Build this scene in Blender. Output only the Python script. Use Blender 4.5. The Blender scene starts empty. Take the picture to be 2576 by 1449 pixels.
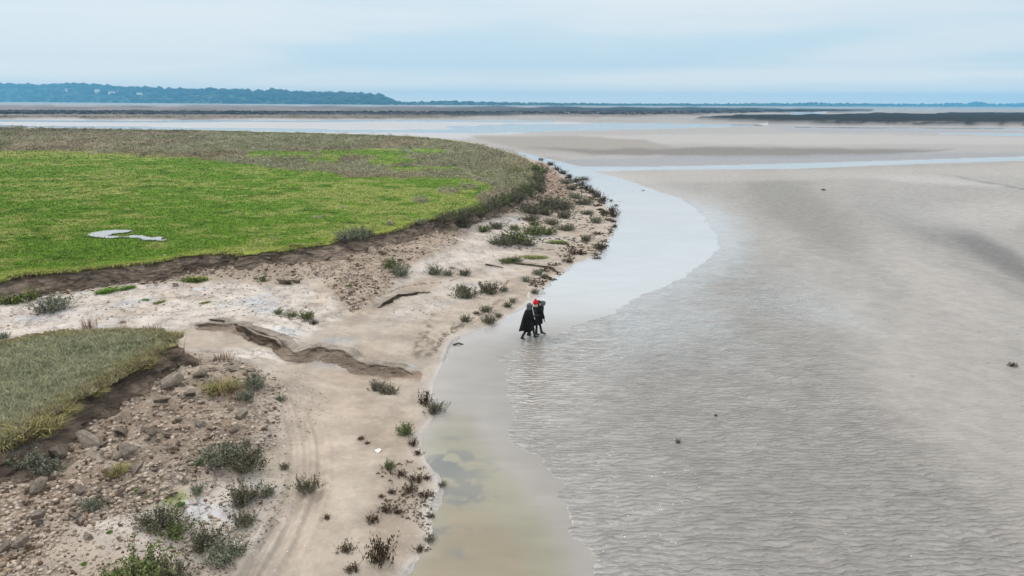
import bpy, bmesh, math, random
import numpy as np
from mathutils import Vector, Matrix
S = bpy.context.scene
C = S.collection
# ------------------------------------------------------------------ camera
CAMH = 10.5
FD = 1740.8                                   # focal length in the units the photo was measured in (2576 wide)
PITCH = math.atan((724.5-259.0)/FD); ROLL = 0.0054
Fv = np.array([0, math.cos(PITCH), -math.sin(PITCH)])
R0 = np.array([1.0, 0, 0]); U0 = np.array([0, math.sin(PITCH), math.cos(PITCH)])
Rv = R0*math.cos(ROLL) + U0*math.sin(ROLL); Uv = -R0*math.sin(ROLL) + U0*math.cos(ROLL)
cam_d = bpy.data.cameras.new('camera'); cam = bpy.data.objects.new('camera', cam_d); C.objects.link(cam)
cam_d.sensor_width = 36; cam_d.lens = 36*FD/2576
cam_d.clip_start = 0.5; cam_d.clip_end = 60000
cam.matrix_world = Matrix(((Rv[0],Uv[0],-Fv[0],0),(Rv[1],Uv[1],-Fv[1],0),(Rv[2],Uv[2],-Fv[2],CAMH),(0,0,0,1)))
S.camera = cam
# ------------------------------------------------------------------ world, sun, exposure
SUN_EL, SUN_AZ = math.radians(48), math.radians(-50)      # azimuth from +Y towards +X
w = bpy.data.worlds.new('World'); S.world = w; w.use_nodes = True
nt = w.node_tree; nt.nodes.clear(); N = nt.nodes; L = nt.links
def nd(t, **k):
    n = N.new(t)
    for a, b in k.items(): setattr(n, a, b)
    return n
def mathn(op, a, b=None, c=None, clamp=False):
    n = nd('ShaderNodeMath', operation=op); n.use_clamp = clamp
    for i, v in enumerate((a, b, c)):
        if v is None: continue
        if isinstance(v, (int, float)): n.inputs[i].default_value = v
        else: L.new(v, n.inputs[i])
    return n.outputs[0]
sky = nd('ShaderNodeTexSky'); sky.sky_type = 'NISHITA'; sky.sun_disc = False
sky.sun_elevation = SUN_EL; sky.sun_rotation = SUN_AZ
bg1 = nd('ShaderNodeBackground'); L.new(sky.outputs[0], bg1.inputs[0]); bg1.inputs[1].default_value = 0.10
tc = nd('ShaderNodeTexCoord'); sp = nd('ShaderNodeSeparateXYZ'); L.new(tc.outputs['Generated'], sp.inputs[0])
zc = mathn('MAXIMUM', sp.outputs[2], 0.0)
za = mathn('ADD', zc, 0.045)
cb = nd('ShaderNodeCombineXYZ'); L.new(mathn('DIVIDE', sp.outputs[0], za), cb.inputs[0]); L.new(mathn('DIVIDE', sp.outputs[1], za), cb.inputs[1])
mp = nd('ShaderNodeMapping'); mp.inputs['Scale'].default_value = (0.10, 0.13, 1); mp.inputs['Location'].default_value = (3.2, 0.6, 0); L.new(cb.outputs[0], mp.inputs[0])
n1 = nd('ShaderNodeTexNoise'); n1.inputs['Scale'].default_value = 1.3; n1.inputs['Detail'].default_value = 6; n1.inputs['Roughness'].default_value = 0.52; n1.inputs['Distortion'].default_value = 0.5
L.new(mp.outputs[0], n1.inputs['Vector'])
rm = nd('ShaderNodeMapRange'); rm.interpolation_type = 'SMOOTHSTEP'; rm.inputs[1].default_value = 0.38; rm.inputs[2].default_value = 0.58
L.new(n1.outputs[0], rm.inputs[0])
mixc = nd('ShaderNodeMix', data_type='RGBA'); L.new(rm.outputs[0], mixc.inputs[0])
mixc.inputs[6].default_value = (0.575, 0.715, 0.80, 1)     # thin grey-blue cloud
mixc.inputs[7].default_value = (0.735, 0.79, 0.825, 1)     # thicker pale cloud
# paler towards the horizon
hz_ = nd('ShaderNodeMapRange'); hz_.inputs[1].default_value = 0.0; hz_.inputs[2].default_value = 0.05; hz_.inputs[3].default_value = 0.8; hz_.inputs[4].default_value = 0.0
L.new(zc, hz_.inputs[0])
mixh = nd('ShaderNodeMix', data_type='RGBA'); L.new(hz_.outputs[0], mixh.inputs[0]); L.new(mixc.outputs[2], mixh.inputs[6]); mixh.inputs[7].default_value = (1.32, 1.12, 0.90, 1)
# the overcast layer is brighter and whiter overhead
up = nd('ShaderNodeMapRange'); up.inputs[1].default_value = 0.12; up.inputs[2].default_value = 0.9; up.inputs[3].default_value = 0.0; up.inputs[4].default_value = 1.0
L.new(zc, up.inputs[0])
mixu = nd('ShaderNodeMix', data_type='RGBA'); L.new(up.outputs[0], mixu.inputs[0]); L.new(mixh.outputs[2], mixu.inputs[6]); mixu.inputs[7].default_value = (1.78, 1.75, 1.72, 1)
bg2 = nd('ShaderNodeBackground'); L.new(mixu.outputs[2], bg2.inputs[0]); bg2.inputs[1].default_value = 1.0
ms = nd('ShaderNodeMixShader'); ms.inputs[0].default_value = 0.93; L.new(bg1.outputs[0], ms.inputs[1]); L.new(bg2.outputs[0], ms.inputs[2])
wo = nd('ShaderNodeOutputWorld'); L.new(ms.outputs[0], wo.inputs[0])
sl = bpy.data.lights.new('sun', 'SUN'); so = bpy.data.objects.new('sun', sl); C.objects.link(so)
sl.energy = 1.5; sl.angle = math.radians(10); sl.color = (1, 0.96, 0.9)
sd_ = Vector((math.sin(SUN_AZ)*math.cos(SUN_EL), math.cos(SUN_AZ)*math.cos(SUN_EL), math.sin(SUN_EL)))
so.rotation_euler = sd_.to_track_quat('Z', 'Y').to_euler(); so.location = (0, 0, 60)
S.view_settings.view_transform = 'Standard'; S.view_settings.look = 'None'
S.view_settings.exposure = 0.14; S.view_settings.gamma = 1; S.view_settings.use_curve_mapping = False
S.cycles.use_denoising = True
S.cycles.max_bounces = 6; S.cycles.transparent_max_bounces = 8; S.cycles.volume_bounces = 1

# ------------------------------------------------------------------ numpy helpers
rng = np.random.default_rng(7); random.seed(5)
def h2(ix, iy, s=0):
    h = (ix.astype(np.int64)*374761393 + iy.astype(np.int64)*668265263 + s*974634777) & 0xffffffff
    h = ((h ^ (h >> 13))*1274126177) & 0xffffffff
    h = ((h ^ (h >> 16))*2246822519) & 0xffffffff
    return ((h ^ (h >> 13)) & 0xffffff)/float(0xffffff)
def vn(x, y, s=0):
    ix = np.floor(x); iy = np.floor(y); fx = x-ix; fy = y-iy
    fx = fx*fx*fx*(fx*(fx*6-15)+10); fy = fy*fy*fy*(fy*(fy*6-15)+10)
    a = h2(ix, iy, s); b = h2(ix+1, iy, s); c = h2(ix, iy+1, s); d = h2(ix+1, iy+1, s)
    return (a+(b-a)*fx)*(1-fy) + (c+(d-c)*fx)*fy
def fbm(x, y, o=4, s=0, g=0.5):
    x = np.asarray(x, float); y = np.asarray(y, float); t = 0; a = 1; n = 0
    for k in range(o):
        t = t + a*(vn(x, y, s+k)-0.5); n += a; a *= g
        x, y = x*1.9+y*0.6+3.1, y*1.9-x*0.6+7.7
    return t/n*2
def worley(x, y, s=0):
    ix = np.floor(x); iy = np.floor(y); f1 = np.full(x.shape, 9.0); f2 = f1.copy(); cid = np.zeros(x.shape)
    for i in (-1, 0, 1):
        for j in (-1, 0, 1):
            cx = ix+i+h2(ix+i, iy+j, s); cy = iy+j+h2(ix+i, iy+j, s+9)
            d = np.hypot(cx-x, cy-y); r = h2(ix+i, iy+j, s+17)
            nw = d < f1; f2 = np.where(nw, f1, np.minimum(f2, d)); cid = np.where(nw, r, cid); f1 = np.where(nw, d, f1)
    return f1, f2, cid
def ss(a, b, x):
    t = np.clip((x-a)/(b-a), 0, 1); return t*t*(3-2*t)
def dline(X, Y, P, closed=False):
    P = np.asarray(P, float); n = len(P); d = np.full(X.shape, 1e18)
    for i in range(n if closed else n-1):
        a = P[i]; b = P[(i+1) % n]; v = b-a; l = v@v+1e-12
        t = np.clip(((X-a[0])*v[0]+(Y-a[1])*v[1])/l, 0, 1)
        d = np.minimum(d, (X-a[0]-t*v[0])**2+(Y-a[1]-t*v[1])**2)
    return np.sqrt(d)
def inpoly(X, Y, P):
    P = np.asarray(P, float); n = len(P); r = np.zeros(X.shape, bool)
    for i in range(n):
        x1, y1 = P[i]; x2, y2 = P[(i+1) % n]
        if y1 == y2: continue
        c = ((y1 > Y) != (y2 > Y)) & (X < (x2-x1)*(Y-y1)/(y2-y1)+x1); r ^= c
    return r
def sdp(X, Y, P):
    d = dline(X, Y, P, True); return np.where(inpoly(X, Y, P), d, -d)
def G(dx, dy, z=0.0):
    dx = np.asarray(dx, float); dy = np.asarray(dy, float)
    D = Fv[None]+((dx-1288)/FD).reshape(-1, 1)*Rv-((dy-724.5)/FD).reshape(-1, 1)*Uv
    t = (np.asarray(z)-CAMH)/np.minimum(D[:, 2], -1e-5); return D[:, 0]*t, D[:, 1]*t
def Gl(P, z=0.0):
    P = np.array(P, float); x, y = G(P[:, 0], P[:, 1], z); return np.stack([x, y], 1)
def proj(X, Y, Z):
    V = np.stack([X, Y, Z-CAMH], -1); d = np.maximum(V@Fv, 0.01)
    return 1288+FD*(V@Rv)/d, 724.5-FD*(V@Uv)/d
def smoothline(P, k=4):
    P = np.array(P, float); o = []
    for i in range(len(P)-1):
        p0 = P[max(i-1, 0)]; p1 = P[i]; p2 = P[i+1]; p3 = P[min(i+2, len(P)-1)]
        for t in np.arange(k)/k:
            o.append(0.5*((2*p1)+(-p0+p2)*t+(2*p0-5*p1+4*p2-p3)*t*t+(-p0+3*p1-3*p2+p3)*t**3))
    o.append(P[-1]); return np.array(o)

# ------------------------------------------------------------------ plan of the place (traced, then laid on the ground)
ZP = 1.9
SHORE_D = [(1296,386),(1340,400),(1380,412),(1400,428),(1440,455),(1480,480),(1510,500),(1532,525),(1548,555),(1540,590),(1525,615),(1508,640),(1470,655),(1440,667),(1410,690),(1385,712),(1350,745),(1310,775),(1272,800),(1240,820),(1200,832),(1155,850),(1132,870),(1120,900),(1100,940),(1088,975),(1088,1005),(1094,1040),(1072,1075),(1060,1100),(1068,1150),(1088,1180),(1106,1220),(1086,1260),(1074,1300),(1086,1335),(1078,1380),(1040,1410),(1010,1449),(960,1560),(900,1800)]
SHORE = smoothline(Gl(SHORE_D), 3)
RIGHT_D = [(1560,1800),(1530,1560),(1490,1449),(1447,1350),(1430,1270),(1380,1180),(1300,1080),(1270,985),(1256,935),(1266,895),(1330,868),(1400,835),(1470,808),(1530,792),(1590,765),(1650,732),(1730,692),(1785,655),(1806,625),(1800,590),(1775,545),(1720,503),(1650,480),(1560,447),(1490,432),(1600,428),(1700,426),(2000,424),(2300,412),(2576,403),(3300,385),(3300,372),(2576,394),(2100,409),(1700,419),(1460,420),(1400,405),(1310,384)]
WATER = np.vstack([SHORE, Gl(RIGHT_D)])
MAIN_D = [(-700,780),(-300,735),(-100,716),(0,705),(40,696),(65,690),(130,686),(200,682),(260,672),(320,664),(400,655),(470,645),(540,640),(560,632),(600,643),(660,634),(720,628),(780,620),(830,612),(860,600),(900,598),(950,590),(1000,578),(1050,562),(1100,550),(1150,540),(1200,530),(1250,512),(1290,498),(1330,478),(1350,460),(1355,440),(1345,415),(1320,400),(1295,390),(1240,374),(1190,362),(1120,351),(1050,345),(950,340),(870,338),(800,335),(700,333),(600,330),(500,328),(300,326),(100,323),(0,321),(-900,312)]
MAIN = Gl(MAIN_D, ZP)
NEAR_D = [(-500,930),(-200,885),(0,859),(60,848),(130,836),(200,831),(300,826),(400,829),(440,840),(456,856),(440,870),(410,885),(380,900),(365,920),(330,935),(290,960),(240,985),(190,1010),(150,1030),(130,1050),(90,1085),(40,1110),(0,1128),(-100,1185),(-300,1300),(-800,1500)]
NEAR = Gl(NEAR_D, ZP)
# land west of the shore: closed polygon
LAND = np.vstack([SHORE, [[-60, -30], [-4000, -30], [-4000, 320]], Gl([(-900,312),(0,324),(1050,348),(1190,365),(1250,376)])])
GULLY = smoothline(Gl([(440,905),(520,893),(620,880),(730,892),(800,898),(870,915),(940,925),(1000,925),(1060,922),(1110,935)], 0.45), 4)
SCARP = smoothline(Gl([(470,835),(540,836),(600,838),(660,850),(700,862),(745,882),(790,872),(830,872),(870,880),(900,892),(950,898),(1000,903),(1062,908)], 0.6), 4)
DUNE_C = Gl([(960,830)], 0.7)[0]
def plateau(X, Y):
    return ZP + 0.05*fbm(X*0.25, Y*0.25, 3, 3) + 0.02*fbm(X*1.3, Y*1.3, 2, 5)
RUB1_D = [(470,885),(560,900),(650,925),(720,955),(705,1040),(690,1130),(600,1150),(500,1200),(430,1250),(330,1290),(170,1330),(80,1449),(-80,1460),(-80,1250),(0,1200),(100,1100),(200,1030),(300,960),(380,910)]
RUB2_D = [(775,645),(900,625),(1000,600),(1150,562),(1180,600),(1050,650),(1000,705),(930,760),(885,790),(850,740),(790,695)]
RUB3_D = [(480,690),(560,670),(640,660),(780,640),(790,700),(700,718),(600,702)]
RUB4_D = [(1350,405),(1385,425),(1440,480),(1470,510),(1400,520),(1345,515),(1250,545),(1180,560),(1290,505),(1350,470)]
RUB1, RUB2, RUB3, RUB4 = Gl(RUB1_D, .7), Gl(RUB2_D, .8), Gl(RUB3_D, .8), Gl(RUB4_D, .9)
TRACKS = [smoothline(Gl(t, .45), 4) for t in ([(700,985),(735,1080),(735,1200),(690,1300),(640,1380),(590,1460)],[(735,985),(765,1080),(768,1180),(730,1290),(690,1370),(640,1460)],[(760,1000),(800,1080),(800,1200),(765,1300),(725,1380),(675,1460)],[(690,1300),(660,1350),(610,1460)])]
def lumps(x, y, s):
    f1, f2, c = worley(x, y, s); return np.clip(1-f1*1.35, 0, 1)**0.7*(0.25+0.75*c)
def rubble_mask(X, Y):
    wx = X+1.1*fbm(X*.5, Y*.5, 3, 21); wy = Y+1.1*fbm(X*.5, Y*.5, 3, 31)
    m = np.zeros(X.shape)
    for P, f in ((RUB1, 1.2), (RUB2, 1.4), (RUB3, 1.2), (RUB4, 1.4)):
        m = np.maximum(m, ss(-f*0.7, f*0.9, sdp(wx, wy, P)))
    return m
def ground(X, Y, full=False):
    """height of the place at X, Y (arrays)"""
    X = np.asarray(X, float); Y = np.asarray(Y, float)
    ds = dline(X, Y, SHORE); land = inpoly(X, Y, LAND)
    sm = sdp(X, Y, MAIN); sn = sdp(X, Y, NEAR); sp_ = np.maximum(sm, sn)
    dl = np.maximum(-sp_, 0)
    r = ds/(ds+dl+0.01)
    zl = 0.10*ss(0, 1.0, ds) + 0.92*ss(0.0, 1.05, r)*ss(0, 9, ds)
    near = np.exp(-(np.maximum(Y-35, 0)/60))
    zl = zl + (0.10*fbm(X*0.35, Y*0.35, 3, 40)+0.035*fbm(X*1.1, Y*1.1, 3, 44)+0.012*fbm(X*4, Y*4, 2, 46))*ss(0, 3, ds)
    du = (X-DUNE_C[0])**2/14+(Y-DUNE_C[1])**2/10; zl = zl + 0.22*np.exp(-du)
    # gully: a drop of the ground south of the scarp line, then the floor
    rub = rubble_mask(X, Y)*land
    g = dline(X, Y, GULLY); dsc = dline(X, Y, SCARP)
    zl = zl - 0.26*ss(2.2, 0.5, g)
    yl = np.interp(X, SCARP[:, 0], SCARP[:, 1]); wob = 0.0*X
    inx = ss(SCARP[0, 0]-0.5, SCARP[0, 0]+0.6, X)*ss(SCARP[-1, 0]+0.4, SCARP[-1, 0]-0.4, X)
    zl = zl + inx*0.20*ss(-0.10, 0.10, Y-yl+wob)*ss(3.4, 0.3, Y-yl)
    for k, T in enumerate(TRACKS):
        d = dline(X, Y, T); zl = zl - 0.06*ss(0.16, 0.04, d) + 0.035*ss(0.14, 0.0, np.abs(d-0.26))
    zl = zl + rub*(0.24*lumps(X*1.0, Y*1.0, 70)+0.17*lumps(X*2.4, Y*2.4, 71)+0.07*lumps(X*6, Y*6, 72)+0.06*fbm(X*1.5, Y*1.5, 3, 77)+0.02)*near
    # wind and water marks on bare sand
    zl = zl + (1-rub)*0.010*np.sin((Y*1.0+X*0.35)*9+4*fbm(X*.8, Y*.8, 2, 80))*ss(0.1, -0.3, fbm(X*.4, Y*.4, 2, 81))
    zl = np.where(ds < 0.02, 0.002, np.maximum(zl, 0.004))
    pl = plateau(X, Y)
    zl = zl + (pl-zl)*ss(0.45, 1.0, sp_)
    # tidal flat and channels
    kx = np.exp(-(np.maximum(Y-30, 0)/90)); wsd = sdp(X+(1-land)*(.5*fbm(X*.25, Y*.25, 3, 95)+.45*fbm(X*.9, Y*.9, 4, 96))*kx, Y+(1-land)*.3*fbm(X*.4, Y*.4, 3, 97)*kx, WATER)
    zf = 0.03+0.05*ss(2, 14, -wsd)*(1+0.8*fbm(X*0.06, Y*0.06, 3, 90))+0.05*fbm(X*0.12, Y*0.12, 2, 91)*ss(2, 10, -wsd)
    zf = zf*ss(-0.0, 1.6, -wsd)+0.002
    zf = np.where(wsd > 0, -0.30*ss(0, 3.2, wsd)-0.012*ss(0, 0.3, wsd), zf)
    z = np.where(land, zl, zf)
    z = np.where(land & (wsd > 0), -0.01, z)
    if full: return z, land, ds, sm, sn, rub, wsd
    return z
def hit(dx, dy):
    """lay measured picture points on the ground"""
    dx = np.atleast_1d(np.asarray(dx, float)); dy = np.atleast_1d(np.asarray(dy, float)); z = np.full(dx.shape, 0.5)
    for _ in range(9):
        x, y = G(dx, dy, z); z = z+0.7*(ground(x, y)-z)
    x, y = G(dx, dy, z)
    return x, y, ground(x, y)

# ------------------------------------------------------------------ object helpers
def tag(o, label=None, cat=None, group=None, kind=None):
    if label: o['label'] = label
    if cat: o['category'] = cat
    if group: o['group'] = group
    if kind: o['kind'] = kind
    return o
def mesh_np(name, V, F, mats=(), attrs=None, smooth=False, parent=None, midx=None):
    """V n*3, F m*k array (quads or tris)"""
    V = np.ascontiguousarray(V, np.float32); F = np.ascontiguousarray(F, np.int32); k = F.shape[1]
    me = bpy.data.meshes.new(name); me.vertices.add(len(V)); me.vertices.foreach_set('co', V.ravel())
    me.loops.add(F.size); me.loops.foreach_set('vertex_index', F.ravel())
    me.polygons.add(len(F)); me.polygons.foreach_set('loop_start', np.arange(0, F.size, k, dtype=np.int32))
    me.polygons.foreach_set('loop_total', np.full(len(F), k, np.int32))
    if smooth: me.polygons.foreach_set('use_smooth', np.ones(len(F), bool))
    for m in mats: me.materials.append(m)
    if midx is not None: me.polygons.foreach_set('material_index', np.asarray(midx, np.int32))
    for a, v in (attrs or {}).items():
        v = np.asarray(v, np.float32)
        if v.ndim == 2:
            at = me.attributes.new(a, 'FLOAT_COLOR', 'POINT'); c4 = np.ones((len(V), 4), np.float32); c4[:, :3] = v; at.data.foreach_set('color', c4.ravel())
        else:
            at = me.attributes.new(a, 'FLOAT', 'POINT'); at.data.foreach_set('value', v)
    me.update(); me.validate()
    o = bpy.data.objects.new(name, me); C.objects.link(o)
    if parent: o.parent = parent
    return o
def empty(name, loc, rz=0):
    o = bpy.data.objects.new(name, None); C.objects.link(o); o.location = loc; o.rotation_euler[2] = rz; o.empty_display_size = 0.2; return o

# ------------------------------------------------------------------ materials
class MT:
    def __init__(s, name):
        s.m = bpy.data.materials.new(name); s.m.use_nodes = True; s.t = s.m.node_tree; s.t.nodes.clear()
        s.out = s.n('ShaderNodeOutputMaterial'); s.pos = s.n('ShaderNodeNewGeometry').outputs['Position']
    def n(s, t, **k):
        n = s.t.nodes.new(t)
        for a, b in k.items(): setattr(n, a, b)
        return n
    def put(s, sock, v):
        if isinstance(v, (int, float)): sock.default_value = v
        elif isinstance(v, tuple): sock.default_value = v if len(v) != 3 or sock.type == 'VECTOR' else (*v, 1)
        else: s.t.links.new(v, sock)
    def math(s, op, a, b=None, clamp=False):
        n = s.n('ShaderNodeMath', operation=op); n.use_clamp = clamp; s.put(n.inputs[0], a)
        if b is not None: s.put(n.inputs[1], b)
        return n.outputs[0]
    def noise(s, scale, detail=4, rough=0.55, vec=None, stretch=None, dist=0):
        v = vec if vec is not None else s.pos
        if stretch: 
            mp = s.n('ShaderNodeMapping'); s.put(mp.inputs[0], v); mp.inputs['Scale'].default_value = stretch; v = mp.outputs[0]
        n = s.n('ShaderNodeTexNoise'); s.put(n.inputs['Vector'], v); n.inputs['Scale'].default_value = scale
        n.inputs['Detail'].default_value = detail; n.inputs['Roughness'].default_value = rough; n.inputs['Distortion'].default_value = dist
        return n.outputs[0]
    def vor(s, scale, feature='F1', vec=None, out=0, rnd=1.0):
        n = s.n('ShaderNodeTexVoronoi'); n.feature = feature; s.put(n.inputs['Vector'], vec if vec is not None else s.pos); n.inputs['Scale'].default_value = scale
        n.inputs['Randomness'].default_value = rnd
        return n.outputs[out]
    def rng(s, v, a, b, c=0.0, d=1.0, smooth=True):
        n = s.n('ShaderNodeMapRange'); n.interpolation_type = 'SMOOTHSTEP' if smooth else 'LINEAR'; s.put(n.inputs[0], v)
        for i, q in enumerate((a, b, c, d)): n.inputs[i+1].default_value = q
        return n.outputs[0]
    def mix(s, f, a, b, mode='MIX'):
        n = s.n('ShaderNodeMix', data_type='RGBA', blend_type=mode); s.put(n.inputs[0], f); s.put(n.inputs[6], a); s.put(n.inputs[7], b); return n.outputs[2]
    def attr(s, name, col=False):
        n = s.n('ShaderNodeAttribute'); n.attribute_name = name; return n.outputs['Color' if col else 'Fac']
    def bump(s, h, strength, dist, nrm=None):
        n = s.n('ShaderNodeBump'); s.put(n.inputs['Strength'], strength); n.inputs['Distance'].default_value = dist; s.put(n.inputs['Height'], h)
        if nrm is not None: s.put(n.inputs['Normal'], nrm)
        return n.outputs[0]
    def bsdf(s, col, rough=0.8, nrm=None, spec=0.3, **k):
        n = s.n('ShaderNodeBsdfPrincipled'); s.put(n.inputs['Base Color'], col); s.put(n.inputs['Roughness'], rough); s.put(n.inputs['Specular IOR Level'], spec)
        if nrm is not None: s.put(n.inputs['Normal'], nrm)
        for a, b in k.items(): s.put(n.inputs[a.replace('_', ' ')], b)
        return n.outputs[0]
    def done(s, sh): s.t.links.new(sh, s.out.inputs[0]); return s.m
def mat_flat():
    t = MT('tidal_sand'); base = t.attr('Col', True); rip = t.attr('rip'); wet = t.attr('wet')
    sx = t.n('ShaderNodeSeparateXYZ'); t.put(sx.inputs[0], t.pos)
    wv = t.noise(0.55, 2, .5); wv2 = t.noise(2.2, 2, .5, stretch=(1, 1.3, 1))
    y = t.math('ADD', sx.outputs[1], t.math('ADD', t.math('MULTIPLY', wv, 0.8), t.math('MULTIPLY', wv2, 0.30)))
    si = t.math('SINE', t.math('MULTIPLY', y, 2*math.pi/0.19))
    brk = t.rng(t.noise(2.2, 2, .5, stretch=(0.6, 2.0, 1)), 0.30, 0.55, .5, 1.0)
    fine = t.noise(7, 4, .6, stretch=(0.5, 1.7, 1))
    h = t.math('ADD', t.math('MULTIPLY', t.math('MULTIPLY', si, brk), 0.80), t.math('MULTIPLY', fine, 0.8))
    hr = t.math('MULTIPLY', h, rip)
    hh = t.math('ADD', hr, t.math('MULTIPLY', t.noise(18, 4, .6), 0.25))
    nrm = t.bump(hh, 1.0, 0.042)
    # darker colour along some of the ripple troughs
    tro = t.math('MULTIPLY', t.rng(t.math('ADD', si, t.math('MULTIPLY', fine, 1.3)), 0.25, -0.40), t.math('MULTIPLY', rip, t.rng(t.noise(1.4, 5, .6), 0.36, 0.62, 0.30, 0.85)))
    mot = t.rng(t.noise(1.1, 8, .65), 0.3, 0.7, 0.90, 1.09)
    c = t.mix(1.0, base, mot, 'MULTIPLY')
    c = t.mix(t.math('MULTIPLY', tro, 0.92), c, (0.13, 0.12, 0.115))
    sv = t.n('ShaderNodeMapping'); t.put(sv.inputs[0], t.pos); sv.inputs['Scale'].default_value = (.55, 1, 1)
    pits = t.math('MULTIPLY', t.math('MAXIMUM', t.rng(t.vor(1.3, vec=sv.outputs[0]), 0.12, 0.05), t.rng(t.vor(3.4, vec=sv.outputs[0]), 0.15, 0.06)), t.rng(t.noise(.30, 4, .6), 0.46, 0.62))
    c = t.mix(t.math('MULTIPLY', pits, 0.75), c, (0.10, 0.10, 0.10))
    ro = t.math('ADD', t.math('MULTIPLY', wet, -0.40), t.rng(t.noise(1.8, 4, .6), 0.3, 0.7, 0.50, 0.68))
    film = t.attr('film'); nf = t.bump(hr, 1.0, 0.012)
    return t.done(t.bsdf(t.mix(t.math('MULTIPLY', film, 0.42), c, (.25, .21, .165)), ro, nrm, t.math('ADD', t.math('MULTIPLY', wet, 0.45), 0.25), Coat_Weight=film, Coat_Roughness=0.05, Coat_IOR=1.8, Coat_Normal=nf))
def mat_sand():
    t = MT('bank_sand'); base = t.attr('Col', True); rub = t.attr('rub'); crk = t.attr('crk'); wet = t.attr('wet')
    n1 = t.noise(0.8, 8, .62); n2 = t.noise(5, 6, .65); n3 = t.noise(26, 5, .65)
    mot = t.rng(n1, 0.3, 0.7, 0.80, 1.16); c = t.mix(1.0, base, mot, 'MULTIPLY')
    c = t.mix(t.math('MULTIPLY', t.rng(n2, 0.55, 0.75), t.math('ADD', t.math('MULTIPLY', rub, 0.5), 0.22)), c, (0.20, 0.15, 0.115))
    c = t.mix(t.math('MULTIPLY', t.rng(n2, 0.5, 0.25), t.math('ADD', t.math('MULTIPLY', rub, 0.4), 0.25)), c, (0.50, 0.445, 0.39))
    # drying cracks
    dv = t.n('ShaderNodeMapping'); t.put(dv.inputs[0], t.pos)
    vv = t.n('ShaderNodeVectorMath', operation='ADD'); nz = t.n('ShaderNodeTexNoise'); nz.inputs['Scale'].default_value = 2.2; nz.inputs['Detail'].default_value = 3; t.put(nz.inputs['Vector'], t.pos)
    t.put(vv.inputs[0], t.pos); sc = t.n('ShaderNodeVectorMath', operation='SCALE'); t.put(sc.inputs[0], nz.outputs['Color']); sc.inputs['Scale'].default_value = 0.5; t.put(vv.inputs[1], sc.outputs[0])
    ce = t.vor(1.5, 'DISTANCE_TO_EDGE', vv.outputs[0]); ce2 = t.vor(4.5, 'DISTANCE_TO_EDGE', vv.outputs[0])
    brk = t.rng(t.noise(1.3, 3, .6), 0.42, 0.56)
    cr = t.math('MULTIPLY', t.math('MAXIMUM', t.rng(ce, 0.05, 0.015), t.math('MULTIPLY', t.rng(ce2, 0.06, 0.02), 0.7)), t.math('MULTIPLY', crk, brk), True)
    c = t.mix(t.math('MULTIPLY', cr, 0.7), c, (0.13, 0.12, 0.115))
    # pits and crumbs: scattered dark holes
    pit = t.math('MULTIPLY', t.rng(t.vor(5.5), 0.19, 0.09), t.rng(t.noise(.9, 3, .6), 0.47, 0.6))
    pit2 = t.math('MULTIPLY', t.rng(t.vor(13), 0.25, 0.10), t.rng(t.noise(1.7, 3, .6), 0.45, 0.62))
    pp = t.math('MULTIPLY', t.math('MAXIMUM', pit, pit2), t.math('ADD', t.math('MULTIPLY', rub, 0.6), t.math('ADD', t.math('MULTIPLY', crk, 0.5), t.attr('pit'))), True)
    c = t.mix(t.math('MULTIPLY', pp, 0.65), c, (0.13, 0.105, 0.085))
    h = t.math('ADD', t.math('MULTIPLY', n2, 0.6), t.math('MULTIPLY', n3, 0.35))
    h = t.math('SUBTRACT', h, t.math('ADD', t.math('MULTIPLY', cr, 0.8), t.math('MULTIPLY', pp, 0.5)))
    st = t.math('ADD', t.math('MULTIPLY', rub, 0.5), 0.5)
    nrm = t.bump(h, st, 0.10)
    ro = t.math('SUBTRACT', 0.88, t.math('MULTIPLY', wet, 0.6))
    return t.done(t.bsdf(c, ro, nrm, t.math('ADD', t.math('MULTIPLY', wet, 0.35), 0.15)))
def mat_turf(name='turf'):
    t = MT(name); base = t.attr('Col', True)
    n1 = t.noise(1.6, 7, .7, stretch=(0.7, 1, 1)); n2 = t.noise(9, 5, .7)
    c = t.mix(1.0, base, t.rng(n1, 0.3, 0.7, 0.75, 1.25), 'MULTIPLY'); c = t.mix(1.0, c, t.rng(n2, 0.3, 0.7, 0.75, 1.22), 'MULTIPLY')
    nrm = t.bump(t.math('ADD', t.math('MULTIPLY', n1, 0.5), n2), 1.0, 0.10)
    return t.done(t.bsdf(c, 0.95, nrm, 0.1))
def mat_cliff():
    t = MT('bank_mud'); v = t.attr('v'); base = t.attr('Col', True)
    st = t.noise(1.0, 7, .7, stretch=(1.2, 1.2, 9)); n2 = t.noise(5, 8, .75); n1 = t.noise(1.1, 5, .6)
    c = t.mix(1.0, base, t.rng(st, 0.3, 0.7, 0.72, 1.22), 'MULTIPLY'); c = t.mix(1.0, c, t.rng(n1, 0.3, 0.7, 0.75, 1.25), 'MULTIPLY')
    c = t.mix(t.math('MULTIPLY', t.rng(n2, 0.52, 0.72), 0.4), c, (0.12, 0.095, 0.075))
    nrm = t.bump(t.math('ADD', st, t.math('MULTIPLY', n2, 1.6)), 1.0, 0.22)
    return t.done(t.bsdf(c, 0.9, nrm, 0.12))
def mat_vcol(name, rough=0.85, spec=0.15, noise=0, tint='Col', transl=0.0):
    t = MT(name); base = t.attr(tint, True)
    c = t.mix(1.0, base, t.rng(t.noise(noise or 8, 4, .6), 0.3, 0.7, 0.75, 1.25), 'MULTIPLY')
    return t.done(t.bsdf(c, rough, None, spec))
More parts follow.
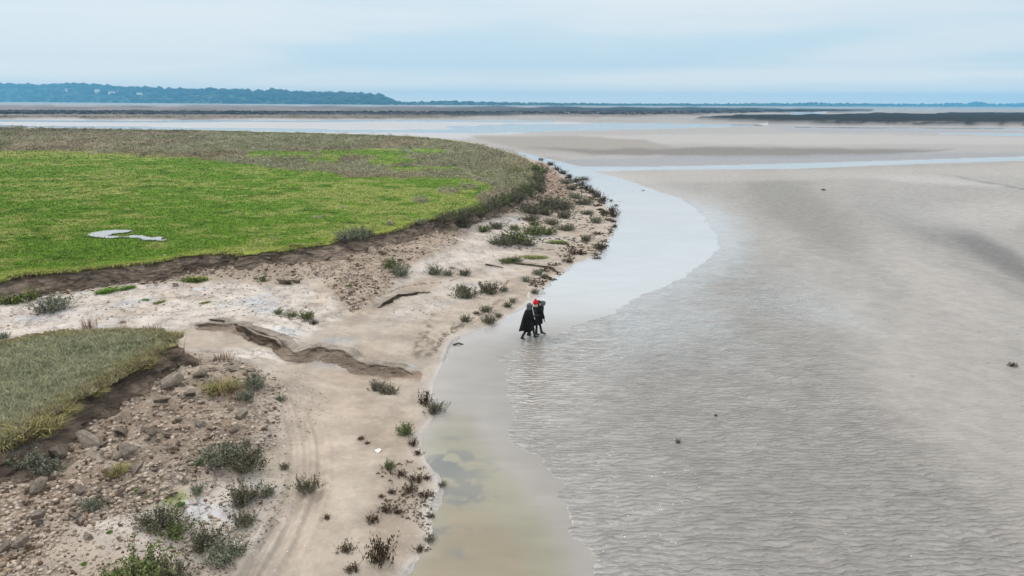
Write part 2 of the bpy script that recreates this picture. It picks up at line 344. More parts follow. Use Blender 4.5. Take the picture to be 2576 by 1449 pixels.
def mat_plain(name, col, rough=0.8, spec=0.2, ns=10, amp=0.2, bump=0.0, stretch=None):
    t = MT(name); tc = t.n('ShaderNodeTexCoord').outputs['Object']; n1 = t.noise(ns, 5, .6, vec=tc, stretch=stretch)
    c = t.mix(1.0, col, t.rng(n1, 0.3, 0.7, 1-amp, 1+amp), 'MULTIPLY')
    return t.done(t.bsdf(c, rough, t.bump(n1, 1.0, bump) if bump else None, spec))
def mat_rock():
    t = MT('dried_mud'); tc = t.n('ShaderNodeTexCoord').outputs['Object']; n1 = t.noise(3, 6, .65, vec=tc); n2 = t.noise(11, 5, .7, vec=tc, stretch=(1, 1, 2.5))
    oi = t.n('ShaderNodeObjectInfo'); rd = oi.outputs['Random']
    a = t.mix(rd, (0.25, 0.20, 0.155), (0.42, 0.355, 0.29))
    g = t.n('ShaderNodeNewGeometry'); s2 = t.n('ShaderNodeSeparateXYZ'); t.put(s2.inputs[0], g.outputs['Normal'])
    c = t.mix(t.math('MULTIPLY', t.rng(s2.outputs[2], 0.3, 0.9), 0.45), a, (0.44, 0.37, 0.305))   # upward faces are mixed paler
    c = t.mix(1.0, c, t.rng(n1, 0.3, 0.7, 0.7, 1.25), 'MULTIPLY')
    return t.done(t.bsdf(c, 0.9, t.bump(t.math('ADD', n1, n2), 1.0, 0.16), 0.12))
def mat_water():
    t = MT('silty_water'); dep = t.attr('dep'); base = t.attr('Col', True)
    w1 = t.noise(2.2, 4, .55, stretch=(0.5, 1.6, 1)); w2 = t.noise(9, 3, .5, stretch=(0.5, 1.8, 1))
    amp = t.attr('amp'); nrm = t.bump(t.math('ADD', t.math('MULTIPLY', w1, 0.7), t.math('MULTIPLY', w2, 0.3)), amp, 0.035)
    body = t.bsdf(base, 0.9, None, 0.0); tr = t.n('ShaderNodeBsdfTransparent').outputs[0]
    m1 = t.n('ShaderNodeMixShader'); t.put(m1.inputs[0], dep); t.t.links.new(tr, m1.inputs[1]); t.t.links.new(body, m1.inputs[2])
    gl = t.n('ShaderNodeBsdfGlossy'); gl.inputs['Roughness'].default_value = 0.06; t.t.links.new(nrm, gl.inputs['Normal'])
    fr = t.n('ShaderNodeFresnel'); fr.inputs['IOR'].default_value = 1.34; t.t.links.new(nrm, fr.inputs['Normal'])
    m2 = t.n('ShaderNodeMixShader'); t.put(m2.inputs[0], fr.outputs[0]); t.t.links.new(m1.outputs[0], m2.inputs[1]); t.t.links.new(gl.outputs[0], m2.inputs[2])
    return t.done(m2.outputs[0])
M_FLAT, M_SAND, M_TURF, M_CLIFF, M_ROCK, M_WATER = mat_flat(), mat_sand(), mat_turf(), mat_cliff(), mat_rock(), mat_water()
M_BLADE = mat_vcol('grass_blades', 0.8, 0.2, 3); M_LEAF = mat_vcol('scrub_leaves', 0.9, 0.05, 4); M_TWIG = mat_plain('twigs', (0.10, 0.078, 0.058), 0.9)
# ------------------------------------------------------------------ the ground as one graded sheet, cut into its kinds of ground
def srgb(r, g, b, gain=1.0):
    c = np.array([r, g, b])/255.; return np.where(c < .04045, c/12.92, ((c+.055)/1.055)**2.4)*gain
AG = 0.64                                               # picture colour -> surface colour at this exposure
def col(r, g, b): return srgb(r, g, b, AG)
rows = [3.0, 4.2, 5.6, 7.0, 8.2]
t0, t1 = 1/9.2, 1/9000.
rows += list(1/np.linspace(t0, t1, 760)) + [14000, 22000, 40000]
rows = np.array(rows); uu = np.concatenate([np.linspace(-1.5, -0.86, 60)[:-1], np.linspace(-0.86, 0.86, 980), np.linspace(0.86, 1.5, 60)[1:]])
GX = (rows[:, None]+4)*0.9*uu[None]; GY = np.repeat(rows[:, None], len(uu), 1)
nr, nc = GX.shape
X = GX.ravel(); Y = GY.ravel()
Z, land, ds, sm, sn, rub, wsd = ground(X, Y, True)
DX, DY = proj(X, Y, Z)
def blob(cx, cy, rx, ry, ang=0, nz=0.35, soft=0.6):
    a = math.radians(ang); u = ((DX-cx)*math.cos(a)+(DY-cy)*math.sin(a))/rx; v = (-(DX-cx)*math.sin(a)+(DY-cy)*math.cos(a))/ry
    d = np.sqrt(u*u+v*v)+nz*NZ; return ss(1+soft, 1-soft, d)
def pm(P, f=4, wob=0.0):
    return ss(-f, f, sdp(DX, DY+wob*NZ2, P))
NZ = fbm(X*0.5, Y*0.35, 4, 100); NZ2 = fbm(DX*0.012, DY*0.09, 3, 101)      # second: long drawn bands far out
far = ss(90, 160, Y)
def paint(base, m, c): return base+(np.asarray(c)-base)*m[:, None]
# --- tidal flat
cf = np.tile(col(160,155,149), (len(X), 1))
cf = paint(cf, ss(0.0, 0.6, fbm(X*0.05, Y*0.03, 4, 110)), col(169,164,158))
cf = paint(cf, ss(0.1, 0.7, fbm(X*0.09+9, Y*0.05, 4, 111)), col(155,150,145))
film = None
RIPP = [(1240,880),(1330,850),(1480,800),(1640,745),(1740,690),(1860,670),(1960,760),(2060,900),(2150,1040),(2330,1180),(2500,1300),(2650,1460),(2700,1700),(1500,1700),(1440,1400),(1300,1100),(1250,960)]
ripm = pm(RIPP, 170)
cf = paint(cf, ripm*0.6, col(160,155,149)); us = (X*.55+Y*.83); vs_ = (X*.83-Y*.55); cf = cf*(1+.10*fbm(us*.12, vs_*.7, 4, 115)+.07*fbm(X*.9, Y*.9, 4, 116))[:, None]
for b, c, s in (((1960,480,110,42,35), (126,121,112), .85), ((2060,560,150,50,30), (138,133,125), .75), ((2000,520,150,60,25), (142,137,129), .6),
             ((2380,600,180,26,22), (126,123,119), .7), ((2520,650,170,28,32), (102,99,95), .85), ((2540,720,120,18,25), (140,136,130), .6),
             ((2350,545,170,34,8), (165,162,158), .6), ((2460,930,160,14,18), (172,162,150), .5), ((2080,790,120,26,20), (180,178,176), .6),
             ((2330,452,170,11,4), (196,191,187), .6), ((2480,540,140,30,0), (190,184,179), .5), ((2340,700,190,46,30), (184,177,171), .5), ((1480,440,200,9,3),(196,190,184),.4)):
    cf = paint(cf, blob(*b)*s, col(*c))
cf = paint(cf, blob(2390,900,160,200,20)*0.4, col(180,173,167))
# cracks / seaweed line far right
lw = dline(DX, DY, [(2310,434),(2400,441),(2440,452),(2500,462),(2576,476)]); cf = paint(cf, ss(5, 1, lw+6*np.abs(NZ))*0.7, col(95,95,95))
# far bands
def band(P, c, f=2.0, s=1.0, wob=4):
    global cf; cf = paint(cf, pm(P, f, wob)*s, col(*c))
band([(-900,296),(0,301),(1288,303),(1900,310),(2576,322),(3500,330),(3500,420),(2576,405),(1700,432),(1300,385),(1100,350),(0,330),(-900,330)], (170,166,163), 3)
band([(-900,296),(0,302),(1300,304),(1500,312),(1288,340),(1150,352),(0,330),(-900,326)], (190,191,194), 3)
band([(1180,338),(1500,340),(2000,336),(2576,344),(3300,348),(3300,372),(2576,362),(2000,365),(1500,360),(1300,372)], (182,178,174), 3)
band([(1180,345),(1450,342),(1620,352),(1700,372),(1500,392),(1330,382)], (158,151,143), 4)
band([(1330,372),(1560,376),(1800,370),(2140,374),(2400,376),(2250,390),(2000,397),(1700,394),(1500,388)], (126,120,113), 4, .95)
band([(1400,402),(1800,392),(2300,385),(2576,384),(3300,372),(3300,390),(2576,400),(2100,412),(1700,420),(1450,420)], (152,154,158), 3, .8)
band([(1500,432),(1800,428),(2200,425),(2576,410),(3300,396),(3300,430),(2576,442),(2000,452),(1620,462)], (176,170,163), 6, .7)
for P in ([(1900,312),(2200,322),(2576,328),(3300,334),(3300,346),(2576,340),(2000,330)],): band(P, (160,162,167), 3, .9)
# wetness, with some sky sheen painted into the sand colour
wet = np.clip(0.15+0.6*ss(7, 0.0, -wsd)*ss(130, 60, Y), 0, 1)
wet = np.maximum(wet, 0.95*blob(1560,850,330,120,8)); wet = np.maximum(wet*.85, 0.42*ripm); wet = np.maximum(wet, .8*blob(2010,760,190,70,15))
wet = np.where(far > 0, wet*(1-far)-.15*far, wet)
cf = paint(cf, (ss(5, .3, -wsd)*ss(130, 60, Y))*0.5, col(186,182,178))
cf = paint(cf, 0.5*blob(1560,830,330,110,8), col(170,168,164))
rip = np.clip(ripm*1.1+0.34*(1-far), 0, 1)*ss(120, 60, Y)
rip = np.maximum(rip, 0.35*ss(0, 2, wsd)*ss(60, 30, Y))
film = np.maximum(.85*ss(4.0, .3, -wsd+1.2*NZ)*ss(27, 33, Y)*ss(85, 60, Y)*(~land), np.zeros(len(X))); cf = paint(cf, film*.6, col(196,200,204)); film = np.maximum(film, np.maximum(blob(1350,950,190,120,0), blob(1560,830,260,70,-8)*.8))*(1-far)  # pale blue sky sheen painted into the sand along the channel
# channel bed
bed = wsd > 0
cf = np.where(bed[:, None], col(190,184,178), cf)
edg0 = ss(3.4+1.6*NZ, .0, dline(X, Y, Gl(RIGHT_D)[:26]))*ss(36, 29, Y)*bed; cf = cf*(1+.05*edg0)[:, None]; rip = np.maximum(rip, edg0)
# --- sand bank
cs = np.tile(col(188,176,162), (len(X), 1))
cs = paint(cs, ss(0.0, 0.5, fbm(X*0.35, Y*0.35, 4, 120))*.8, col(176,161,145))
CRUST = [(-300,740),(0,735),(200,715),(480,705),(600,712),(780,715),(850,750),(880,790),(800,835),(730,862),(690,850),(600,835),(480,825),(200,832),(-300,860)]
crust = pm(CRUST, 14, 8); crust = np.maximum(crust, pm([(470,880),(650,875),(740,900),(700,915),(560,905)], 8)); crust = np.maximum(crust, pm([(1180,560),(1300,540),(1420,600),(1250,660),(1080,690),(950,755),(1000,700),(1080,640)], 14, 8)*.8)
crust = np.maximum(crust, blob(520,1250,170,95,10)*.95); crust = np.maximum(crust, blob(380,1330,190,70,15)*.8); crust = np.maximum(crust, blob(340,1240,70,26,0)*.8); crust = np.maximum(crust, blob(500,1330,150,70,10)*.8); crust = np.maximum(crust, blob(660,1070,55,120,0)*.6)
crust = np.maximum(crust, blob(1150,730,200,26,-22)*.7)
crust = np.where(land, crust, 0)
cs = paint(cs, crust*0.9, col(219,209,200))
cs = paint(cs, crust*ss(.1, .6, fbm(X*.9, Y*.9, 4, 130))*.7, col(205,210,216))
cs = paint(cs, crust*ss(.1, .6, fbm(X*.8+5, Y*.8, 4, 131))*.7, col(188,172,156))
cs = paint(cs, rub*0.85, col(168,150,132)); cs = cs*(1+.09*fbm(X*2.2+Y*.6, Y*1.1, 5, 170, .6)+.07*fbm(X*6, Y*6, 3, 171)+.10*fbm((X*.8-Y*.5)*.7, (X*.5+Y*.8)*3.0, 4, 172))[:, None]
cs = paint(cs, rub*ss(.0, .5, fbm(X*1.4, Y*1.4, 3, 132))*.6, col(204,190,174))
cs = paint(cs, pm([(1350,395),(1400,430),(1440,480),(1400,510),(1345,500),(1350,440)], 8, 6)*.8, col(150,122,104))
# gully floor and its side walls
gd = dline(X, Y, GULLY); ysc = np.interp(X, SCARP[:, 0], SCARP[:, 1]); dsc = Y-ysc+0.12*fbm(X*1.7, Y*0.2, 3, 60)
insc = (X > SCARP[0, 0]) & (X < SCARP[-1, 0])
cs = paint(cs, insc*ss(.20, .08, dsc)*ss(-.95, -.25, dsc+.4*fbm(X*1.2, Y*.6, 4, 62))*ss(SCARP[0, 0]-.2, SCARP[0, 0]+2.5, X)*.85, col(136,112,94)); cs = paint(cs, insc*ss(.05, .0, np.abs(dsc-.18))*ss(-.1, .2, fbm(X*2, Y, 3, 63))*.8, col(86,78,70))
gw = np.maximum.reduce([blob(865,916,95,18,8), blob(800,904,60,12,0)*.7, blob(1000,922,60,9,0)*.8, blob(850,857,50,9,0)*.7])*land
cs = paint(cs, gw*.95, col(158,159,161))
cs = paint(cs, blob(900,1000,120,60,60)*.35, col(176,158,138)); cs = paint(cs, blob(820,1150,70,220,5)*.4, col(208,190,172))
dark_line = np.minimum.reduce([dline(DX, DY, [(885,782),(905,772),(960,742),(1010,722),(1060,714),(1110,711)]), dline(DX, DY, [(1130,708),(1175,690),(1212,678)]), dline(DX, DY, [(0,1150),(60,1165),(120,1170)])+3])
cs = paint(cs, ss(2.2, 0.5, dark_line+2.5*np.abs(NZ))*.8, col(96,82,70))
for k, (a, b, rx, ry, an) in enumerate([(1170,812,120,8,-32),(1110,850,60,9,-50),(1060,860,14,50,20),(1360,625,110,10,10),(1400,640,50,14,0),(745,795,50,14,15),(1110,905,30,9,50)]):
    cs = paint(cs, blob(a, b, rx, ry, an, 1.0, .5)*ss(-.1, .3, fbm(X*3.3, Y*3.3, 3, 140+k))*.8, col(112,103,88))
for a, b, rx, ry in ((445,1262,26,30),(430,1250,60,20),(290,722,50,8),(505,705,45,10)):
    cs = paint(cs, blob(a, b, rx, ry, 0, .8)*ss(-.2, .3, fbm(X*3, Y*3, 3, 150))*.75, col(142,150,88))
# damp margin next to the water
cs = paint(cs, ss(0.9, 0.05, ds)*.5, col(184,170,156)); cs = paint(cs, ss(0.25, 0.02, ds)*.6, col(206,202,198))
wets = np.clip(np.maximum(ss(0.8, 0.0, ds), gw*1.1), 0, 1)
pit = np.clip(.35+fbm(X*.5, Y*.5, 3, 160), 0, 1)
cs = paint(cs, blob(990,1330,60,130,-10)*.35, col(160,140,120))
# --- salt marsh top
def turfcol(X, Y, DXX, DYY):
    n = len(X)
    g = np.tile(srgb(106,144,38)*.62, (n, 1))
    st = fbm(X*.55, Y*.8, 5, 200, .6); st2 = 1.6*fbm(X*.12, Y*.12, 3, 201)
    m = ss(-.10, .42, st+.5*st2); g = g+(srgb(158,168,88)*.62-g)*(m*.85)[:, None]
    m = ss(.22, .6, fbm(X*.4+3, Y*.6, 4, 202)-.25*st); g = g+(srgb(80,120,26)*.60-g)*(m*.9)[:, None]
    sd = sdp(X, Y, MAIN); m = ss(1.6, .1, sd+.8*fbm(X*.7, Y*.7, 3, 204)); g = g+(srgb(152,160,72)*.66-g)*(m*.8)[:, None]
    return g
SCRUB_D = [(-1500,300),(0,318),(1050,340),(1240,370),(1330,398),(1362,440),(1352,478),(1290,505),(1240,522),(1200,500),(1258,470),(1180,452),(1100,450),(960,450),(870,446),(830,430),(700,420),(600,408),(480,398),(350,392),(250,384),(0,378),(-1500,378)]
def scrubmask(DXX, DYY, X, Y):
    w = fbm(X*.2, Y*.12, 3, 210); m = ss(-6, 6, sdp(DXX+25*w, DYY+9*w, SCRUB_D))
    for a, b, rx, ry in ((700,388,70,7),(925,386,95,11),(985,405,60,9),(1080,380,40,5),(1040,425,60,6),(820,404,50,6),(1120,425,40,5),(650,394,40,5)):
        d = np.sqrt(((DXX-a)/rx)**2+((DYY-b)/ry)**2)+.5*w; m = m*(1-ss(1.55, .8, d)*.97)
    for a, b, rx, ry in ((800,545,22,5),(1060,505,26,6),(690,597,20,3),(1130,480,30,7),(860,520,14,3),(1180,470,40,8)):
        d = np.sqrt(((DXX-a)/rx)**2+((DYY-b)/ry)**2)+.6*w; m = np.maximum(m, ss(1.2, .6, d)*.8)
    return m
ct = turfcol(X, Y, DX, DY); scm = scrubmask(DX, DY, X, Y)*(sm > 0)
sc_c = np.tile(col(126,124,98), (len(X), 1)); n_ = fbm(X*.08, Y*.05, 3, 220)
sc_c = paint(sc_c, ss(-.1, .4, n_), col(138,122,100)); sc_c = paint(sc_c, ss(340, 325, DY), col(124,118,98))
sc_c = paint(sc_c, blob(150,362,260,12)*.7, col(162,140,122))
ct = paint(ct, scm, sc_c)
ct = paint(ct, ss(14, 2, np.abs(DY-388-6*NZ))*ss(700, 200, DX)*(sm > 0)*.6, col(170,172,96))
def nearcol(X, Y):
    g = np.tile(srgb(158,160,128)*.78, (len(X), 1)); a = fbm(X*.9, Y*.9, 5, 230, .6)
    g = paint(g, ss(0, .5, a)*.7, srgb(180,182,148)*.75); g = paint(g, ss(.1, .5, -a)*.6, srgb(112,126,84)*.72)
    sd = sdp(X, Y, NEAR); g = paint(g, ss(.9, .1, sd+.5*a)*.7, srgb(160,152,92)*.68); g = paint(g, ss(.45, .05, sd+.5*a)*.5, srgb(120,98,70)*.68)
    return g
ct = np.where((sn > 0)[:, None], nearcol(X, Y), ct)
# puddle hollow in the meadow
PUD_D = [(229,591),(246,584),(277,579.5),(310,578),(329,581),(311,586),(284,589),(273,592.5),(279,596),(320,594.5),(334,593),(353,595),(367,596.5),(378,596),(386,599),(398,596.5),(412,599),(419,604.5),(400,606.5),(380,605),(366,604),(361,599),(347,597),(325,597),(277,598.5),(258,599),(240,596)]
PUD = Gl(PUD_D, ZP)
pd_ = sdp(X, Y, PUD); Z = np.where(sm > 0, Z-0.09*ss(-.6, .25, pd_+.15*fbm(X*2, Y*2, 2, 240)), Z)
ct = paint(ct, ss(-.6, 0, pd_)*(sm > 0)*.75, col(120,106,78))
# far marsh strips: darker ground under the scrub
def far_mask(P, f=1.6, wob=4): return ss(-f, f, sdp(DX, DY+wob*NZ2, P))
FM1 = [(-1500,248),(0,263),(700,266),(1300,268),(1900,272),(2200,275),(2190,280),(1900,283),(1750,290),(1500,294),(1350,291),(1000,298),(500,299),(0,297),(-1500,290)]
FM2 = [(1745,300),(1850,293),(2150,289),(2576,285),(4500,276),(4500,325),(2576,319),(2150,317),(1950,311),(1820,305)]
m1 = far_mask(FM1); m2 = far_mask(FM2)
n3 = fbm(DX*.006, DY*.35, 4, 250); n4 = fbm(DX*.02, DY*.6, 3, 251)
fmc = np.tile(col(150,138,131), (len(X), 1))
fmc = paint(fmc, ss(2200, 900, DX)*0+ss(-.05, .3, n3), col(128,120,114))
dk = np.maximum(ss(6, 2, np.abs(DY-281-.006*DX)+5*n4)*ss(1500, 1200, DX), ss(900, 1500, DX)*ss(287, 283, DY+8*n4+.001*DX))
fmc = paint(fmc, dk*.95, col(66,66,68))
fmc = paint(fmc, ss(2.5, .8, np.abs(DY-293.5-.001*DX)+3*n4)*.8*ss(1500,1100,DX), col(126,120,98))
cf = paint(cf, m1, fmc)
edge2 = ss(312, 319, DY-.004*(DX-2100)+4*n4)
fm2c = paint(np.tile(col(58,57,56), (len(X), 1)), edge2*ss(-.1, .2, n4), col(176,166,158))
cf = paint(cf, m2, fm2c)
wet = wet*(1-m1)*(1-m2)-.55*np.maximum(m1, m2)
Z = np.where(~land, Z+m1*dk*(.8+.5*fbm(X*.05, Y*.02, 3, 260))+m2*(1-edge2)*(2.2+.6*fbm(X*.08, Y*.03, 3, 261)), Z)
# far ribbons of water
FARW = {
 'a': [(-1500,300),(0,303),(500,303.5),(1000,302.5),(1400,304),(1400,306.5),(1000,305.5),(500,306.5),(0,306),(-1500,304)],
 'b': [(-1500,318),(0,318),(250,323),(500,327),(900,332),(1100,334),(1300,332),(1600,324),(1860,318),(1930,316.5),(1930,313),(1600,311),(1288,313),(1120,318),(1150,326),(900,326),(600,322),(300,318),(0,315)],
 'c': [(1975,291),(1990,284),(2080,282),(2070,289),(2000,292)],
 'd': [(2360,335.5),(2480,336),(2620,338),(3000,341),(3000,344),(2620,341),(2480,339)],
 'e': [(2000,318),(2576,323),(3200,327),(3200,329.5),(2576,325.5),(2000,320)],
}
fw = np.zeros(len(X))
for P in FARW.values(): fw = np.maximum(fw, ss(-1.0, 1.2, sdp(DX, DY, P)))
fw = fw*(~land)*(sm < 0)
Z = Z-fw*0.35
cf = paint(cf, fw, col(220,220,220))
open_sea = ss(4.5, 3.0, DY-(252+DX*.00543)-0*DX)*(~land)        # water of the bay in front of the far coast
# assemble
turf = (sm > 0.28) | (sn > 0.28)
col_all = np.where(turf[:, None], ct, np.where(land[:, None], cs, cf))
idx = np.arange(nr*nc).reshape(nr, nc)
Q = np.stack([idx[:-1, :-1], idx[:-1, 1:], idx[1:, 1:], idx[1:, :-1]], -1).reshape(-1, 4)
tq = turf[Q].all(1); lq = land[Q].any(1) & ~tq
V = np.stack([X, Y, Z], 1)
def piece(name, sel, mats, attrs, label):
    q = Q[sel]; u, inv = np.unique(q, return_inverse=True)
    o = mesh_np(name, V[u], inv.reshape(-1, 4), mats, {k: v[u] for k, v in attrs.items()}, smooth=True)
    tag(o, label, name.replace('_', ' '), None, 'structure'); return o
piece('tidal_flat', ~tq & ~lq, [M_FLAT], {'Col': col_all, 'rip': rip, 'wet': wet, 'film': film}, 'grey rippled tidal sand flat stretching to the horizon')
piece('sand_bank', lq, [M_SAND], {'Col': col_all, 'rub': rub, 'crk': crust, 'wet': wets, 'pit': pit}, 'beige eroded sand bank between the marsh cliffs and the channel')
piece('salt_marsh', tq, [M_TURF], {'Col': col_all}, 'flat salt marsh top of green turf and grey scrub')
# ground behind and far out to the sides, a little lower
bb = 45000.; hole = 0.6
o = mesh_np('ground', [(-bb, -6000, -.9), (bb, -6000, -.9), (bb, bb, -.9), (-bb, bb, -.9)], [(0, 1, 2, 3)], [mat_plain('deep_sand', (0.3, 0.29, 0.27))]); tag(o, 'plain sand lying under and beyond the modelled flats', 'ground', None, 'structure')
# ------------------------------------------------------------------ water sheets
wz = np.full(len(X), 0.0)
depth = np.maximum(0, -Z)
a_ = .90+0*Y
# silt colours: grey-green margin, olive then beige where it deepens close by, pale sky reflection painted in upstream
deepP = [(1110,1085),(1180,1080),(1240,1140),(1290,1200),(1360,1300),(1420,1400),(1450,1600),(900,1700),(1010,1449),(1075,1380),(1070,1300),(1100,1220),(1070,1120)]
dp = ss(-55, 45, sdp(DX, DY+40*NZ, deepP))
dp2 = ss(-60, 70, sdp(DX, DY+50*NZ, [(1120,1250),(1220,1260),(1330,1400),(1400,1600),(900,1700),(1040,1420),(1090,1330)]))
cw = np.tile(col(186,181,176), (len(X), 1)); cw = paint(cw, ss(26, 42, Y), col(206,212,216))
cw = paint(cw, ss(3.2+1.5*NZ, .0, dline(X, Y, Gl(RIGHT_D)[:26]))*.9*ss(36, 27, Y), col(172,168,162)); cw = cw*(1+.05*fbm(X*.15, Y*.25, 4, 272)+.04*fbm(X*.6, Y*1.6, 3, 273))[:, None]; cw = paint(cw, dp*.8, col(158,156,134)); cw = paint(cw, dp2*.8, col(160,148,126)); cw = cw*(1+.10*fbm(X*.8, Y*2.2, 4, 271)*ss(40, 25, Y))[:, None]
for b in ((1140,1172,55,22,8),(1150,1225,62,34,25),(1135,1255,45,12,10),(1125,1115,30,12,0),(1150,1340,60,10,5),(1075,1352,20,24,0),(1165,1400,50,18,10),(1120,1165,40,14,0)):
    cw = paint(cw, blob(*b, 1.4, .7)*ss(-.2, .25, fbm(X*2.2, Y*2.2, 3, 270))*.6, col(128,132,132))
edg = ss(3.4+1.6*NZ, .0, dline(X, Y, Gl(RIGHT_D)[:26]))*ss(36, 29, Y); dep = .97-.12*edg
amp = np.where(Y < 60, 0.16+.25*dp, 0.10)+.5*ss(3, .5, dline(X, Y, Gl(RIGHT_D)[:26]))*ss(60, 35, Y)
wsel = (Z[Q].min(1) < -0.002) & (~turf[Q]).all(1)
near_w = wsel & (fw[Q].max(1) < .01)
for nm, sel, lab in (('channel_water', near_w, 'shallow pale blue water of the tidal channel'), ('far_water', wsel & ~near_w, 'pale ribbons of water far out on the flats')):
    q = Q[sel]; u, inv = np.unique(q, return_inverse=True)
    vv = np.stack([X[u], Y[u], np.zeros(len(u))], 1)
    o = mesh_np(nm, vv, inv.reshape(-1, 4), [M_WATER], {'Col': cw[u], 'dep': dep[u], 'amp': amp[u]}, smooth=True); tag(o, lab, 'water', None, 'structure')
# puddle
px = np.linspace(PUD[:, 0].min()-.5, PUD[:, 0].max()+.5, 150); py = np.linspace(PUD[:, 1].min()-.5, PUD[:, 1].max()+.5, 60)
PX, PY = np.meshgrid(px, py); id2 = np.arange(PX.size).reshape(PX.shape); q2 = np.stack([id2[:-1, :-1], id2[:-1, 1:], id2[1:, 1:], id2[1:, :-1]], -1).reshape(-1, 4)
s2 = sdp(PX.ravel(), PY.ravel(), PUD)+.45*fbm(PX.ravel()*1.1, PY.ravel()*1.1, 4, 241, .65); q2 = q2[(s2[q2] > -0.02).any(1)]
u, inv = np.unique(q2, return_inverse=True); pz = plateau(PX.ravel(), PY.ravel())[u]; zz = np.full(len(u), pz.mean()+0.015)
o = mesh_np('puddle', np.stack([PX.ravel()[u], PY.ravel()[u], zz], 1), inv.reshape(-1, 4), [M_WATER], {'Col': np.tile(col(190,192,192), (len(u), 1)), 'dep': np.full(len(u), .95), 'amp': np.full(len(u), .02)}, smooth=True)
tag(o, 'white shining puddle in the green meadow turf', 'puddle', None, 'structure')

# ------------------------------------------------------------------ eroded mud cliffs round the two marsh blocks
def resample(P, stepf):
    out = [P[0]]; acc = P[0]
    for i in range(len(P)-1):
        a, b = P[i], P[i+1]; l = np.linalg.norm(b-a); 
        if l < 1e-6: continue
        s = max(0.05, stepf*np.linalg.norm((a+b)/2)); n = max(1, int(l/s))
        for k in range(1, n+1): out.append(a+(b-a)*k/n)
    return np.array(out)
def cliff(name, P, label, capcol, seed, bias=0.0):
    P = resample(smoothline(P, 3), 0.0020); n = len(P)
    T = np.gradient(P, axis=0); T /= np.linalg.norm(T, axis=1)[:, None]+1e-9
    # smooth normals
    k = 9; ker = np.ones(k)/k; T = np.stack([np.convolve(np.pad(T[:, j], (k//2, k//2), 'edge'), ker, 'valid') for j in (0, 1)], 1); T /= np.linalg.norm(T, axis=1)[:, None]+1e-9
    Nn = np.stack([T[:, 1], -T[:, 0]], 1)        # to the right of travel = outside
    d = np.linalg.norm(P, axis=1); s = np.concatenate([[0], np.cumsum(np.linalg.norm(np.diff(P, axis=0), axis=1))])
    lipo = bias+(0.42 if seed < 400 else .62)*fbm(s*.5, s*0+seed, 4, seed)+.26*fbm(s*2.0, s*0, 4, seed+3, .65)
    lip = P+Nn*lipo[:, None]
    rows_ = []; vs = []
    for ins in (1.5, 1.0, 0.55, 0.25, 0.08, 0.0):
        q = P+Nn*(lipo*(1-ins/1.5)-ins)[:, None]
        z = plateau(q[:, 0], q[:, 1])+0.014-.05*(ins == 0)+.03*fbm(q[:, 0]*2, q[:, 1]*2, 2, seed+4)*(1 if ins < 1 else 0)
        rows_.append(np.stack([q[:, 0], q[:, 1], z], 1)); vs.append(np.full(n, -ins-.001))
    ncap = len(rows_); zt = rows_[-1][:, 2]
    foot = lip+Nn*0.9; zf = ground(foot[:, 0], foot[:, 1])-0.12
    for v in np.linspace(0.02, 1, 34):
        a = 0.03*ss(.3, .03, np.array(v))*-1+0.75*v**1.6          # undercut then talus
        led = .10*np.floor(v*5+.8*vn(s*.35, s*0+1, seed+5))/5
        but = .34*fbm(s*1.1, s*0+v*1.2, 4, seed+6)*min(1, v*4); rg = .24*fbm(s*3.2, v*6+s*0, 5, seed+7, .7)
        slump = .5*ss(.25, .6, fbm(s*.22, s*0, 2, seed+8))*ss(0, 1, np.array(v))
        o_ = a+led+but+rg+slump-0.05
        q = lip+Nn*np.asarray(o_)[:, None]
        z = zt+(zf-zt)*v+.03*fbm(s*3, s*0+v*5, 3, seed+9)
        rows_.append(np.stack([q[:, 0], q[:, 1], z], 1)); vs.append(np.full(n, v))
    A = np.stack(rows_); m = len(rows_); id3 = np.arange(m*n).reshape(m, n)
    f = np.stack([id3[:-1, :-1], id3[1:, :-1], id3[1:, 1:], id3[:-1, 1:]], -1).reshape(-1, 4)
    mi = np.repeat((np.arange(m-1) < ncap-1).astype(int), n-1)
    Vv = A.reshape(-1, 3); vv = np.concatenate(vs)
    cc = np.tile(col(186,168,150), (len(Vv), 1)); band_ = fbm(Vv[:, 0]*.2, vv*7+.2*Vv[:, 1], 3, seed+11)
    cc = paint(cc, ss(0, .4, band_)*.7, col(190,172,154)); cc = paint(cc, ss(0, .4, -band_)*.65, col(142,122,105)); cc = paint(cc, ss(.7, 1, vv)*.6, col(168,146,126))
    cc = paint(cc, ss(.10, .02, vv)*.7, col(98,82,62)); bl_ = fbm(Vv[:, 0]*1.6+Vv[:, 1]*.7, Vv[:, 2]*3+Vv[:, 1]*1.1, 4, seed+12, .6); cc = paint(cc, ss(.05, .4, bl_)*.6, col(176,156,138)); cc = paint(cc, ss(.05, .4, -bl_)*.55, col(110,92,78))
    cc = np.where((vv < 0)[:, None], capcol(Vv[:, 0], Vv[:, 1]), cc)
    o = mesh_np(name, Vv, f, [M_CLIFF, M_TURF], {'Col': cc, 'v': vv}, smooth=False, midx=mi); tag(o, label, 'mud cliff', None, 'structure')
    return lip, Nn, s
def maincap(x, y):
    a, b = proj(x, y, plateau(x, y)); g = turfcol(x, y, a, b); m = scrubmask(a, b, x, y); return g+(col(140,138,116)-g)*m[:, None]
